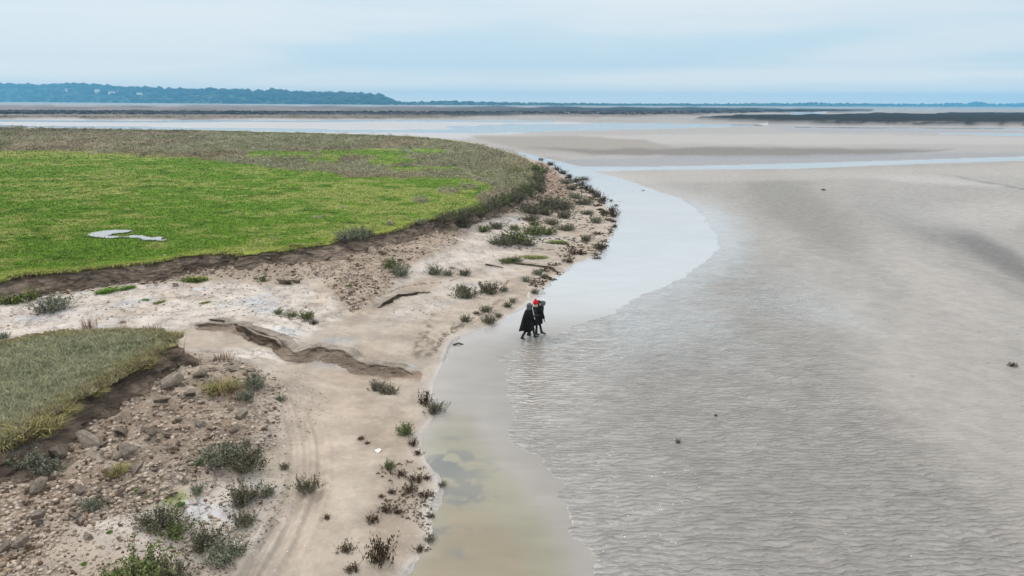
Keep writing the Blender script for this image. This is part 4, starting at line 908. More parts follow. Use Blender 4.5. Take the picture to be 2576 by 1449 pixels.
# bushes along the lip
for k, (a, b) in enumerate(EDGE_D):
    dd = 46 if k < 8 else 40
    P_(a, b+3, dd, 'dark' if k % 3 else 'green', 'grey green bush in the row hanging over the cliff at the bend', G5, 1.0, None, 1.1)
for k, (a, b) in enumerate([(1350,486),(1325,500),(1296,515),(1262,528),(1228,541),(1200,548),(1165,556),(1105,575)]):
    P_(a, b, 40, 'dark', 'dark bush in the lower row clinging to the cliff face at the bend', 'bushes on the cliff face', 1.0, None, 1.2)
P_(905,601,56,'grey','grey bush on the cliff edge over the big boulder',G5); P_(870,606,48,'grey','grey bush on the cliff edge left of the boulder bush',G5); P_(925,598,30,'dark','dark bush right at the cliff edge gap',G5)
P_(1060,567,30,'grey','small grey bush on the edge before the bush row starts',G5); P_(805,618,22,'straw','pale straw tuft on the middle cliff edge',G5); P_(742,624,30,'straw','pale straw tuft on the cliff edge near the notch',G5)
G7 = 'straw tufts along the near cliff edge'
for a, b, w_, l in ((66,1092,120,'largest straw tuft spilling over the near cliff at left'),(150,1040,70,'straw tuft on the near cliff edge above the mud block'),(340,925,80,'tall straw tuft hanging over the near cliff middle'),(365,895,60,'straw tuft between the cliff tip and the hanging one'),(420,852,66,'straw tuft on the far tip of the near block'),(240,990,46,'small straw tuft halfway along the near cliff edge'),(10,1120,60,'straw tuft cut by the left edge of the picture')):
    P_(a, b, w_, 'straw', l, G7, 1.5, .6, .75)
for a, b, w_, l in ((300,832,50,'brown dry grass on the back rim of the near block'),(380,834,60,'brown dry grass at the back near the cliff tip'),(180,846,40,'thin dry grass on the back rim at left')):
    P_(a, b, w_, 'reed', l, G7, 1.3, None, .35)
arr = np.array([(p[0], p[1]) for p in PLANTS], float); hx, hy, hz_ = hit(arr[:, 0], arr[:, 1])
first = {}
for k, (dx, dy, wd_, kind_, label, group, el, rot, hs) in enumerate(PLANTS):
    if group in (G5, G7): hx[k], hy[k] = [float(q_[0]) for q_ in G([dx], [dy-5], ZP)]; hz_[k] = ZP-.1
    nv = 3 if (kind_, 2) in PROTO else 2; v = k % nv; me1, me2 = PROTO[kind_, v]
    dist = math.sqrt(hx[k]**2+hy[k]**2+(CAMH-hz_[k])**2); rad = wd_/FD*dist*(.50 if dy > 1130 else .57 if group in (G4, G5, 'bushes on the cliff face', 'dark weeds lining the far shore') else .50); el = el if el > 1 or group != G4 else 1.45; rot = 0.0 if group == G4 and rot is None else rot; hs = hs*.85 if group == G4 else hs
    e = empty(NAMES[kind_], (hx[k], hy[k], hz_[k]), rot if rot is not None else random.uniform(0, 6.28))
    e.scale = (rad*el**.5*1.0, rad/el**.5, rad*hs*(1.0 if kind_ in ('dark', 'green', 'grey') else 1.0))
    tag(e, label, CATS[NAMES[kind_]], group)
    if me1: s = bpy.data.objects.new('stems', me1); C.objects.link(s); s.parent = e
    s = bpy.data.objects.new('foliage' if me1 else 'blades', me2); C.objects.link(s); s.parent = e
# ------------------------------------------------------------------ clods and boulders
def rock_mesh(seed, sub=2, flat=.7, cuts=12):
    bm = bmesh.new(); bmesh.ops.create_icosphere(bm, subdivisions=sub, radius=1)
    r = np.random.default_rng(seed); V = np.array([v.co[:] for v in bm.verts])
    for _ in range(cuts):
        n = r.normal(0, 1, 3); n /= np.linalg.norm(n); k = r.uniform(.36, .66); d = V@n; V = V-np.maximum(d-k, 0)[:, None]*n[None]*.92
    V *= 1+.12*np.stack([fbm(V[:, 0]*1.8+seed, V[:, 1]*1.8+V[:, 2], 3, seed)]*3, 1); V[:, 2] *= flat; V[:, 0] *= r.uniform(.85, 1.3)
    for v, c in zip(bm.verts, V): v.co = c
    me = bpy.data.meshes.new('clod'); bm.to_mesh(me); bm.free(); me.materials.append(M_ROCK)
    return me
RM = [rock_mesh(700+k, 3, random.uniform(.5, .85)) for k in range(10)]
BOULD = [(340,1186,48,'overhanging pale topped boulder beside the straw tuft'),(322,1140,50,'blocky brown boulder above the overhanging one'),(450,1060,28,'angular white clod standing out in the near rubble'),
 (606,1050,44,'eroded pale mud block at the right side of near rubble'),(222,1118,66,'large sloping mud block at the near cliff foot'),(150,1150,60,'big mud block resting on the near cliff foot'),(500,945,40,'cracked boulder below the tip of the near block'),
 (536,938,34,'smaller boulder right of the cracked one'),(585,935,36,'round brown boulder above the straw tuft'),(420,975,70,'broad slab of mud below the near cliff'),(222,1355,30,'dark rounded clod at lower left'),(190,1300,30,'brown clod among pale mud at left'),
 (715,712,46,'flat topped boulder alone below the main cliff'),(748,712,30,'rounder boulder right of the flat topped one'),(936,637,38,'big pointed boulder under the main cliff'),(965,640,30,'block right of the big pointed boulder'),(880,738,22,'squared clod at the foot of the middle rubble'),
 (442,720,24,'pale clod between the green patches and moss'),(400,1010,44,'rubble block in the upper near heap'),(370,1090,40,'brown block in the centre of near rubble'),(480,1000,40,'flat brown block right of the slab'),(90,1230,50,'eroded mud block low at the left edge'),(640,945,30,'clod on the right shoulder of the near heap'),(980,566,26,'pale boulder at the far end of the main cliff foot'),(300,1150,36,'brown clod left of the blocky boulder')]
hx, hy, hz_ = hit([b[0] for b in BOULD], [b[1] for b in BOULD])
for k, (a, b, wd_, lab) in enumerate(BOULD):
    o = bpy.data.objects.new('mud_boulder', RM[k % 10]); C.objects.link(o); dist = math.hypot(hx[k], hy[k]); s = wd_/FD*math.hypot(dist, CAMH)*.5
    o.location = (hx[k], hy[k], hz_[k]+s*.25); o.scale = (s, s*random.uniform(.8, 1.1), s*random.uniform(.75, 1)); o.rotation_euler = (random.uniform(-.3, .3), random.uniform(-.3, .3), random.uniform(0, 6.3)); tag(o, lab, 'boulder', 'large mud boulders')
def scat(P, n, seed, smin, smax, pw=2.2):
    q = sampleD(P, n, seed); x, y, z = hit(q[:, 0], q[:, 1]); r = np.random.default_rng(seed+1); s = smin+(smax-smin)*r.uniform(0, 1, n)**pw; return x, y, z, s
for P, n, sd_, a, b, lab, grp in ((RUB1_D, 150, 51, .06, .23, 'brown clod of dried mud in the heap below the near cliff', 'clods below the near cliff'), (RUB2_D, 80, 52, .07, .19, 'brown clod of dried mud in the rubble below the main cliff', 'clods below the main cliff'),
      ([(-20,735),(80,712),(260,700),(480,668),(560,660),(560,680),(440,700),(260,722),(80,745),(-20,765)], 20, 57, .08, .26, 'clod of mud lying close under the left part of the main cliff', 'clods under the cliff at left'), (RUB3_D, 26, 53, .08, .24, 'clod of mud at the main cliff foot above the white sand', 'clods above the white sand'), (RUB4_D, 22, 54, .18, .42, 'reddish brown clod on the slope at the far bend', 'clods at the far bend')):
    x, y, z, s = scat(P, n, sd_, a, b)
    for k in range(n):
        o = bpy.data.objects.new('mud_clod', RM[random.randrange(10)]); C.objects.link(o); o.location = (x[k], y[k], z[k]+s[k]*.3); o.scale = (s[k]*random.uniform(.8, 1.25), s[k]*random.uniform(.7, 1.1), s[k]*random.uniform(.6, 1))
        o.rotation_euler = (random.uniform(-.5, .5), random.uniform(-.5, .5), random.uniform(0, 6.3)); tag(o, lab, 'clod', grp)
# the small stuff as one mass
bmr = bmesh.new(); bmesh.ops.create_icosphere(bmr, subdivisions=1, radius=1); ICV = np.array([v.co[:] for v in bmr.verts]); ICF = np.array([[v.index for v in f.verts] for f in bmr.faces]); bmr.free()
def rubble(name, sets, label):
    r = np.random.default_rng(77); xs = []
    for P, n, sd_, a, b in sets: xs.append(np.stack(scat(P, n, sd_, a, b, 3.0), 1))
    A = np.concatenate(xs); n = len(A); jit = 1+r.uniform(-.38, .3, (n, len(ICV), 1)); sc_ = r.uniform(.6, 1.3, (n, 1, 3)); sc_[:, :, 2] *= .65
    B = ICV[None]*jit*sc_*A[:, 3][:, None, None]; a = r.uniform(0, 6.28, n); c, s = np.cos(a)[:, None], np.sin(a)[:, None]
    B = np.stack([B[..., 0]*c-B[..., 1]*s, B[..., 0]*s+B[..., 1]*c, B[..., 2]], -1)+np.stack([A[:, 0], A[:, 1], A[:, 2]+A[:, 3]*.2], 1)[:, None]
    F = (ICF[None]+np.arange(n)[:, None, None]*len(ICV)).reshape(-1, 3); t = r.uniform(0, 1, (n, 1))
    t = t**.8; cc = vcol(150,128,108)*(1-t)+vcol(214,200,184)*t; dk_ = r.uniform(0, 1, n) < .16; cc[dk_] = vcol(108,88,70)
    tag(mesh_np(name, B.reshape(-1, 3), F, [M_BLADE2], {'Col': np.repeat(cc*1.05, len(ICV), 0)}), label, 'rubble', None, 'stuff')
M_BLADE2 = mat_vcol('crumbled_mud', 0.9, 0.12, 9)
rubble('mud_rubble', [(RUB1_D, 6500, 61, .014, .085), (RUB2_D, 2600, 62, .025, .11), (RUB3_D, 700, 63, .02, .09), (RUB4_D, 1500, 64, .06, .26),
      ([(-60,1250),(200,1290),(430,1240),(560,1200),(720,1160),(740,1280),(640,1380),(560,1449),(-60,1460)], 2300, 65, .012, .06), ([(680,920),(760,940),(830,1010),(760,1120),(700,1160),(680,1050)], 900, 66, .008, .03),
      ([(-40,735),(80,708),(260,692),(560,650),(780,640),(950,605),(1150,560),(1160,580),(960,640),(780,670),(560,678),(260,722),(80,745),(-40,765)], 1800, 69, .03, .13), ([(-60,740),(200,715),(560,700),(800,715),(850,760),(700,800),(300,800),(-60,840)], 900, 67, .015, .07), ([(940,770),(1040,715),(1200,660),(1380,640),(1440,600),(1490,650),(1350,730),(1200,780),(1000,830)], 500, 68, .012, .05)], 'small crumbled mud lumps strewn below the cliffs')
# dark scraps of weed washed up along the shore
def scraps(sets):
    r = np.random.default_rng(91); A = []
    for P, n, sd_, a, b in sets: A.append(np.stack(scat(P, n, sd_, a, b, 1.5), 1))
    A = np.concatenate(A); k = fbm(A[:, 0]*.8, A[:, 1]*.8, 3, 92) > -.05; A = A[k]; n = len(A)
    V, F, I, J = chips(A[:, :3]-np.array([0, 0, .01]), A[:, 3], A[:, 3]*.35, 9, A[:, 3]*.45, 93); c = vcol(78,66,50)*(1-(t_ := r.uniform(0, 1, (n, 1))))+vcol(118,104,84)*t_
    tag(mesh_np('weed_scraps', V, F, [M_LEAF], {'Col': c[I]}), 'dark scraps of dried weed washed up along the shore', 'weed scraps', None, 'stuff')
scraps([([(950,1180),(1060,1150),(1100,1220),(1080,1300),(1075,1390),(1000,1449),(860,1449),(930,1330)], 1500, 94, .025, .085), ([(1040,1090),(1070,1100),(1085,1180),(1040,1180)], 120, 95, .02, .06),
  ([(1400,640),(1470,600),(1540,560),(1545,600),(1510,645),(1440,668),(1390,712),(1340,745),(1330,710)], 1400, 96, .05, .17), ([(1370,405),(1400,415),(1540,530),(1550,560),(1530,560),(1480,500)], 900, 97, .10, .32),
  ([(1380,480),(1450,500),(1500,560),(1480,620),(1380,640),(1230,620),(1240,570),(1330,540)], 900, 98, .06, .20), ([(1090,880),(1110,840),(1170,805),(1250,770),(1262,782),(1180,818),(1125,850),(1075,910)], 600, 99, .02, .06), ([(1070,1449),(1050,1449),(1085,1340),(1100,1340)], 80, 100, .02, .06)])
# shells on the wet ripples
r = np.random.default_rng(8)
scol = bmesh.new(); bmesh.ops.create_uvsphere(scol, u_segments=8, v_segments=4, radius=1); me_sh = bpy.data.meshes.new('shell'); 
for v in scol.verts: v.co.z *= .35; v.co.x *= .8
scol.to_mesh(me_sh); scol.free(); me_sh.materials.append(mat_plain('shell_white', (.8, .79, .76), .5, .4, 20, .1))
q = np.concatenate([sampleD([(1480,1150),(1650,1080),(1760,1100),(1780,1300),(1640,1420),(1500,1400)], 34, 9), sampleD([(1300,900),(1600,830),(2300,900),(2500,1400),(1560,1440),(1350,1080)], 24, 10), sampleD([(700,960),(820,1000),(800,1400),(640,1440)], 10, 14)])
x, y, z = hit(q[:, 0], q[:, 1])
for k in range(len(q)):
    o = bpy.data.objects.new('shell', me_sh); C.objects.link(o); s = r.uniform(.010, .020); o.location = (x[k], y[k], z[k]+s*.35); o.scale = (s, s, s*1.3); o.rotation_euler[2] = r.uniform(0, 6); tag(o, 'tiny white shell lying on the sand', 'shell', 'white shells on the sand')
# a driftwood branch, a pale stick at the tip of the near block and a scrap of white litter
def tube(name, pts, r0, r1, mat, parent=None, seg=8):
    pts = np.array(pts, float); n = len(pts); V, F = [], []
    T = np.gradient(pts, axis=0)
    for i in range(n):
        t = T[i]/np.linalg.norm(T[i]); a = np.cross(t, [0, 0, 1.0]); 
        if np.linalg.norm(a) < .1: a = np.cross(t, [0, 1.0, 0])
        a /= np.linalg.norm(a); b = np.cross(t, a); rr = r0+(r1-r0)*i/(n-1)
        for k in range(seg): V.append(pts[i]+rr*(a*math.cos(k*2*math.pi/seg)+b*math.sin(k*2*math.pi/seg)))
    for i in range(n-1):
        for k in range(seg): F.append((i*seg+k, i*seg+(k+1) % seg, (i+1)*seg+(k+1) % seg, (i+1)*seg+k))
    V += [pts[0], pts[-1]]; F += [(len(V)-2, (k+1) % seg, k, k) for k in range(0)]
    return mesh_np(name, V, F, [mat], smooth=True, parent=parent)
hx, hy, hz_ = hit([1222, 1243, 1266], [667, 672, 675])
m_wood = mat_plain('wet_wood', (.06, .05, .042), .8, .2, 12, .3, .02); m_pale = mat_plain('bleached_wood', (.6, .56, .5), .8, .2, 12, .2)
o = tube('driftwood_branch', [(hx[0], hy[0], hz_[0]+.06), (hx[1], hy[1], hz_[1]+.09), (hx[2], hy[2], hz_[2]+.05)], .06, .025, m_wood); tag(o, 'dark driftwood branch lying on the middle sand slope', 'driftwood')
x0, y0 = G([459], [872], 1.6)[0][0], G([459], [872], 1.6)[1][0]
o = tube('stick', [(x0, y0, 1.3), (x0+.1, y0, 1.75), (x0+.22, y0+.02, 2.15)], .022, .01, m_pale); tag(o, 'thin bleached stick leaning at the tip of the near block', 'stick')
hx, hy, hz_ = hit([951, 1140, 1166], [1135, 869, 868])
bm = bmesh.new(); bmesh.ops.create_grid(bm, x_segments=6, y_segments=6, size=.07)
for v in bm.verts: v.co.z = .03+.03*math.sin(v.co.x*40+v.co.y*23)+.02*math.cos(v.co.y*50); v.co.x *= 1.3
bmesh.ops.solidify(bm, geom=bm.faces[:], thickness=.004); me = bpy.data.meshes.new('litter'); bm.to_mesh(me); bm.free(); me.materials.append(mat_plain('white_plastic', (.85, .85, .85), .4, .5, 9, .05))
o = bpy.data.objects.new('plastic_scrap', me); C.objects.link(o); o.location = (hx[0], hy[0], hz_[0]+.01); tag(o, 'crumpled white plastic scrap on the near beach', 'litter')
o = tube('driftwood_branch', [(hx[1], hy[1], hz_[1]+.02), ((hx[1]+hx[2])/2, hy[1]+.1, hz_[1]+.08), (hx[2], hy[2], hz_[2]+.02)], .05, .03, m_wood); tag(o, 'short dark log at the shore corner left of the walkers', 'driftwood')
# ------------------------------------------------------------------ far shore: hills, woods, houses
BASE_D = np.array([(-1500,246),(0,256.5),(500,260.5),(1000,264),(1500,266),(2000,267.5),(2576,269.3),(4000,274)])
def ridge(TOP, name, mat, label, depth_k=.16, rough=1.0, hf=1.0):
    TOP = np.array(TOP, float); xs = np.arange(TOP[0, 0], TOP[-1, 0], 3.0); top = np.interp(xs, TOP[:, 0], TOP[:, 1]); base = np.interp(xs, BASE_D[:, 0], BASE_D[:, 1])
    bx, by = G(xs, base, 0.0); dist = by; hgt = (base-top)*hf*dist/FD/math.cos(PITCH)*1.03
    m = 14; V = []; prof = [0, .02, .25, .5, .72, .86, .95, 1, .98, .9, .7, .5, .3, 0]
    for j in range(m):
        k = 1+depth_k*(j-1)/7*(1 if j < 8 else 1.6) if j else .998
        jitter = 1+.25*fbm(xs*.02+j*.7, xs*0+j*.9, 3, 900)*(0 < prof[j] < 1)
        hh = hgt*prof[j]*jitter*k; V.append(np.stack([bx*k, by*k, hh-(.6 if j in (0, m-1) else 0)], 1))
    V = np.array(V); n = len(xs); id_ = np.arange(m*n).reshape(m, n); F = np.stack([id_[:-1, :-1], id_[:-1, 1:], id_[1:, 1:], id_[1:, :-1]], -1).reshape(-1, 4)
    o = mesh_np(name, V.reshape(-1, 3), F, [mat], smooth=True); tag(o, label, 'hills', None, 'structure'); return V
M_WOOD = mat_plain('woodland_ground', (0.035, 0.055, 0.03), .95, .1, .02, .3); M_CROWN = mat_vcol('tree_crowns', .9, .1, .05)
HT = [(-1200,200),(-400,212),(0,219),(60,223),(110,225),(160,222),(230,223),(270,227),(350,231),(420,233),(470,235),(560,236),(640,239),(700,239),(760,242),(800,243),(870,243.5),(930,247),(960,252),(985,257),(1010,260),(1040,262)]
H = ridge(HT, 'hills', M_WOOD, 'long wooded hill on the far shore at left')
CT = [(990,262),(1060,258.5),(1150,258),(1250,260),(1400,261.5),(1500,262.5),(1650,263),(1900,262.5),(2050,262),(2200,263.5),(2350,264),(2400,262.5),(2430,264.5),(2460,260.5),(2490,264.5),(2576,263.5),(2800,265),(3600,268)]
H2 = ridge(CT, 'hills', M_WOOD, 'low distant coast along the right horizon', .06)
def crowns(name, H, n, smin, smax, label, seed, jmin=1, jmax=8, top_extra=.25):
    r = np.random.default_rng(seed); m, k, _ = H.shape; xx = r.integers(0, k, n); j = r.uniform(jmin, jmax, n); tt = r.uniform(0, 1, n) < top_extra; j[tt] = 7
    j0 = np.floor(j).astype(int); f = (j-j0)[:, None]; P = H[j0, xx]*(1-f)+H[np.minimum(j0+1, m-1), xx]*f; P = P+np.stack([r.uniform(-8, 8, n), r.uniform(-8, 8, n), 0*xx], 1)
    s = smin+(smax-smin)*r.uniform(0, 1, n)**2; hh_ = H[7, xx, 2]; s = s*np.clip(hh_/25, .35, 1)
    B = ICV[None]*(1+r.uniform(-.3, .3, (n, len(ICV), 1)))*s[:, None, None]*np.array([1.25, 1.25, .8]); B = B+(P+np.stack([0*s, 0*s, s*.35], 1))[:, None]
    F = (ICF[None]+np.arange(n)[:, None, None]*len(ICV)).reshape(-1, 3); t = np.clip(r.uniform(0, .7, (n, 1))+.9*fbm(P[:, 0]*.004, P[:, 2]*.05, 3, 903)[:, None], 0, 1); c = np.array([.020, .027, .022])*(1-t)+np.array([.05, .055, .038])*t
    tag(mesh_np(name, B.reshape(-1, 3), F, [M_CROWN], {'Col': np.repeat(c, len(ICV), 0)}), label, 'woodland', None, 'stuff')
crowns('woodland', H, 4200, 5, 20, 'dense bluish wood covering the left hill', 1)
crowns('woodland', H2, 2200, 5, 15, 'thin line of woods on the distant coast', 2)
m_wall = mat_plain('house_wall', (.75, .73, .7), .8); m_roof = mat_plain('house_roof', (.25, .2, .19), .8); m_glass = mat_plain('window_dark', (.04, .045, .05), .2)
for k, (a, b, L_, lab) in enumerate([(245,231.5,26,'brightest white house high on the wooded hill'),(282,237,34,'long pale house right of the brightest one on the hill'),(352,240,26,'pale house farthest right on the wooded slope'),(168,230,20,'pale house farthest left on the wooded slope')]):
    i = int(np.argmin(np.abs(proj(H[4, :, 0], H[4, :, 1], H[4, :, 2])[0]-a))); colm = H[:, i]; dyc = proj(colm[:8, 0], colm[:8, 1], colm[:8, 2])[1]
    p = np.array([np.interp(b, dyc[::-1], colm[:8, c_][::-1]) for c_ in range(3)])*1.0
    u = -p/np.linalg.norm(p); p = p+np.array([u[0], u[1], 0])*22
    e = empty('house', (p[0], p[1], p[2]-1), random.uniform(-.2, .2)); tag(e, lab, 'house', 'houses on the wooded hill')
    w_, h_ = L_/2, 7
    def bx(nm, x0, x1, y0, y1, z0, z1, mt):
        v = [(x0,y0,z0),(x1,y0,z0),(x1,y1,z0),(x0,y1,z0),(x0,y0,z1),(x1,y0,z1),(x1,y1,z1),(x0,y1,z1)]
        return mesh_np(nm, v, [(3,2,1,0),(4,5,6,7),(0,1,5,4),(1,2,6,5),(2,3,7,6),(3,0,4,7)], [mt], parent=e)
    bx('wall', -w_, w_, -5, 5, -6, h_+6, m_wall)
    v = [(-w_-.5,-5.6,h_+6.01),(w_+.5,-5.6,h_+6.01),(w_+.5,5.6,h_+6.01),(-w_-.5,5.6,h_+6.01),(-w_-.5,0,h_+10),(w_+.5,0,h_+10)]
    mesh_np('roof', v, [(0,1,5,4),(2,3,4,5),(0,4,3,3),(1,2,5,5),(3,2,1,0)], [m_roof], parent=e) if False else None
    me = bpy.data.meshes.new('roof'); me.from_pydata(v, [], [(0,1,5,4),(2,3,4,5),(0,4,3),(1,2,5),(3,2,1,0)]); me.materials.append(m_roof); ro = bpy.data.objects.new('roof', me); C.objects.link(ro); ro.parent = e
    for wx in np.linspace(-w_+3, w_-3, 4): bx('window', wx-.8, wx+.8, -5.12, -5.02, h_+1.5, h_+3.6, m_glass)
# dark scrub standing on the far marshes
def fars(P, n, seed, rad, c, label):
    q = sampleD(P, n, seed); x, y = G(q[:, 0], q[:, 1], 0.0); z = ground(x, y); rr_ = np.hypot(x, y)*rad*rng.uniform(.5, 1.5, n)
    V, F, I, J = chips(np.stack([x, y, np.maximum(z, 0)], 1), rr_, rr_*.16+.5, 12, rr_*.22, seed+1); cc = np.tile(c, (n, 1))*rng.uniform(.6, 1.4, n)[:, None]
    tag(mesh_np('far_scrub', V, F, [M_LEAF], {'Col': cc[I]}), label, 'scrub', None, 'stuff')
fars([(1760,300),(1850,294),(2150,290),(2576,286.5),(3200,284),(3200,318),(2576,314),(2150,312),(1950,309),(1830,304)], 7000, 81, .0026, vcol(56,56,54), 'dark scrub on the marsh island at right')
fars([(0,279),(900,281),(1500,281),(2100,277),(2150,279),(1900,284),(1600,289),(1350,288),(900,290),(0,288)], 4500, 82, .0034, vcol(66,66,66), 'dark scrub belt on the far marsh')
fars([(0,292),(900,293),(1300,290),(1300,293),(900,298),(0,297)], 500, 83, .0022, vcol(140,132,104), 'sparse tan scrub at the far marsh edge')
# ------------------------------------------------------------------ the air
bpy.ops.mesh.primitive_cube_add(size=1); hz = bpy.context.object; hz.name = 'haze'; hz.data.name = 'haze'
hz.scale = (12000, 7200, 112); hz.location = (0, 3500, 54.0)
t = MT('haze_air'); pv = t.n('ShaderNodeVolumePrincipled'); pv.inputs['Color'].default_value = (.17, .53, .84, 1); pv.inputs['Density'].default_value = HAZE_D = 1.8e-4; t.t.links.new(pv.outputs[0], t.out.inputs['Volume']); hz.data.materials.append(t.m)
hz['kind'] = 'stuff'; hz['label'] = 'pale blue sea haze over the bay'; hz['category'] = 'haze'
# ------------------------------------------------------------------ the three walkers
def skinned(name, pts, edges, mat, parent=None, extra=None, smooth=True, sub=2):
    """pts: {key: (x, y, z, rx[, ry])}; grown with a skin modifier and turned into a mesh"""
    keys = list(pts); me = bpy.data.meshes.new(name); me.from_pydata([pts[k][:3] for k in keys], [(keys.index(a), keys.index(b)) for a, b in edges], [])
    o = bpy.data.objects.new(name, me); C.objects.link(o); md = o.modifiers.new('s', 'SKIN'); 
    for i, k in enumerate(keys):
        r_ = pts[k][3:]; me.skin_vertices[0].data[i].radius = (r_[0], r_[-1]); me.skin_vertices[0].data[i].use_root = (i == 0)
    md.use_smooth_shade = True; ms_ = o.modifiers.new('u', 'SUBSURF'); ms_.levels = sub; ms_.render_levels = sub
    bpy.context.view_layer.update(); dg = bpy.context.evaluated_depsgraph_get(); m2 = bpy.data.meshes.new_from_object(o.evaluated_get(dg)); m2.name = name
    o.modifiers.clear(); o.data = m2; m2.materials.clear(); m2.materials.append(mat)
    for p in m2.polygons: p.use_smooth = True
    if parent: o.parent = parent
    return o
def loft(name, rings, mat, parent, seg=40, folds=0.0, nf=9, close=False, thick=.012, seed=0):
    """rings: (z, cx, cy, rx, ry[, fold])"""
    V = []
    for i, (z, cx, cy, rx, ry, *f) in enumerate(rings):
        fo = f[0] if f else 0
        for k in range(seg):
            a = 2*math.pi*k/seg; w_ = 1+fo*(math.sin(a*nf+seed+i*.35)+.5*math.sin(a*(nf+4)+seed*2+i*.2)); V.append((cx+rx*w_*math.cos(a), cy+ry*w_*math.sin(a), z+(.03*fo*10*math.sin(a*3+seed))))
    F = [(i*seg+k, i*seg+(k+1) % seg, (i+1)*seg+(k+1) % seg, (i+1)*seg+k) for i in range(len(rings)-1) for k in range(seg)]
    me = bpy.data.meshes.new(name); me.from_pydata(V, [], F+([tuple(range(seg))] if close else [])); 
    o = bpy.data.objects.new(name, me); C.objects.link(o); o.parent = parent; me.materials.append(mat)
    bm = bmesh.new(); bm.from_mesh(me); bmesh.ops.recalc_face_normals(bm, faces=bm.faces); bm.to_mesh(me); bm.free()
    for p in me.polygons: p.use_smooth = True
    so_ = o.modifiers.new('t', 'SOLIDIFY'); so_.thickness = thick; su = o.modifiers.new('u', 'SUBSURF'); su.levels = su.render_levels = 1
    return o
def blobm(name, loc, rad, mat, parent, noise=0.0, rot=0, sub=3, cut=None):
    bm = bmesh.new(); bmesh.ops.create_icosphere(bm, subdivisions=sub, radius=1)
    for v in bm.verts:
        c = v.co; k = 1+noise*(math.sin(c.x*9+c.y*7)*math.cos(c.z*8)); v.co = Vector((c.x*rad[0]*k, c.y*rad[1]*k, c.z*rad[2]*k))
        if cut is not None and v.co.z < cut: v.co.z = cut
    me = bpy.data.meshes.new(name); bm.to_mesh(me); bm.free(); me.materials.append(mat)
    for p in me.polygons: p.use_smooth = True
    o = bpy.data.objects.new(name, me); C.objects.link(o); o.location = loc; o.rotation_euler[1] = rot
    if parent: o.parent = parent
    return o
m_skin = mat_plain('skin', (.52, .33, .25), .5, .3, 20, .06); m_black = mat_plain('black_wool', (.012, .012, .013), .9, .1, 30, .4); m_cape = mat_plain('dark_cape', (.010, .0098, .009), .9, .08, 14, .5, .03)
m_tr = mat_plain('dark_trousers', (.02, .02, .022), .9, .1, 30, .3); m_boot = mat_plain('rubber_boots', (.016, .017, .015), .35, .5, 10, .2); m_red = mat_plain('red_wool', (.62, .012, .02), .9, .1, 60, .2, .02)
m_greyw = mat_plain('grey_wool', (.10, .105, .11), .95, .1, 60, .4, .02); m_white = mat_plain('white_wool', (.75, .75, .75), .95, .1, 60, .2); m_pack = mat_plain('pack_cloth', (.03, .032, .034), .8, .2, 20, .4); m_hood = mat_plain('grey_hood', (.075, .078, .08), .85, .15, 20, .3)
m_paddle = mat_plain('pale_paddle', (.78, .77, .73), .5, .4, 8, .1); m_eye = mat_plain('eye', (.02, .015, .01), .3, .5); m_glove = mat_plain('glove', (.04, .035, .03), .9); m_scarf = mat_plain('pale_scarf', (.45, .42, .38), .9)
def arm_hand(pts, edges, side, sh, el, wr, fdir, curl, mat=None):
    """adds arm and five-fingered hand; sh, el, wr points; fdir finger direction, curl bend direction"""
    s = side; pts[s+'sh'] = (*sh, .060); pts[s+'el'] = (*el, .044); pts[s+'wr'] = (*wr, .028); f = Vector(fdir).normalized(); c = Vector(curl).normalized(); l = f.cross(c).normalized(); W = Vector(wr)
    pts[s+'pa'] = (*(W+f*.06), .020, .036); edges += [('ch', s+'sh'), (s+'sh', s+'el'), (s+'el', s+'wr'), (s+'wr', s+'pa')]
    for i, (o_, L_) in enumerate(((-.032, .070), (-.011, .080), (.011, .075), (.031, .058))):
        b = W+f*.095+l*o_; p1 = b+f*L_*.45+c*L_*.12; p2 = b+f*L_*.62+c*L_*.62
        for j, p in enumerate((b, p1, p2)): pts[f'{s}f{i}{j}'] = (*p, (.0095, .009, .008)[j])
        edges += [(s+'pa', f'{s}f{i}0'), (f'{s}f{i}0', f'{s}f{i}1'), (f'{s}f{i}1', f'{s}f{i}2')]
    b = W+f*.035-l*.04; p1 = b+f*.035-l*.018+c*.02; pts[s+'t0'] = (*b, .012); pts[s+'t1'] = (*p1, .010); edges += [(s+'pa', s+'t0'), (s+'t0', s+'t1')]
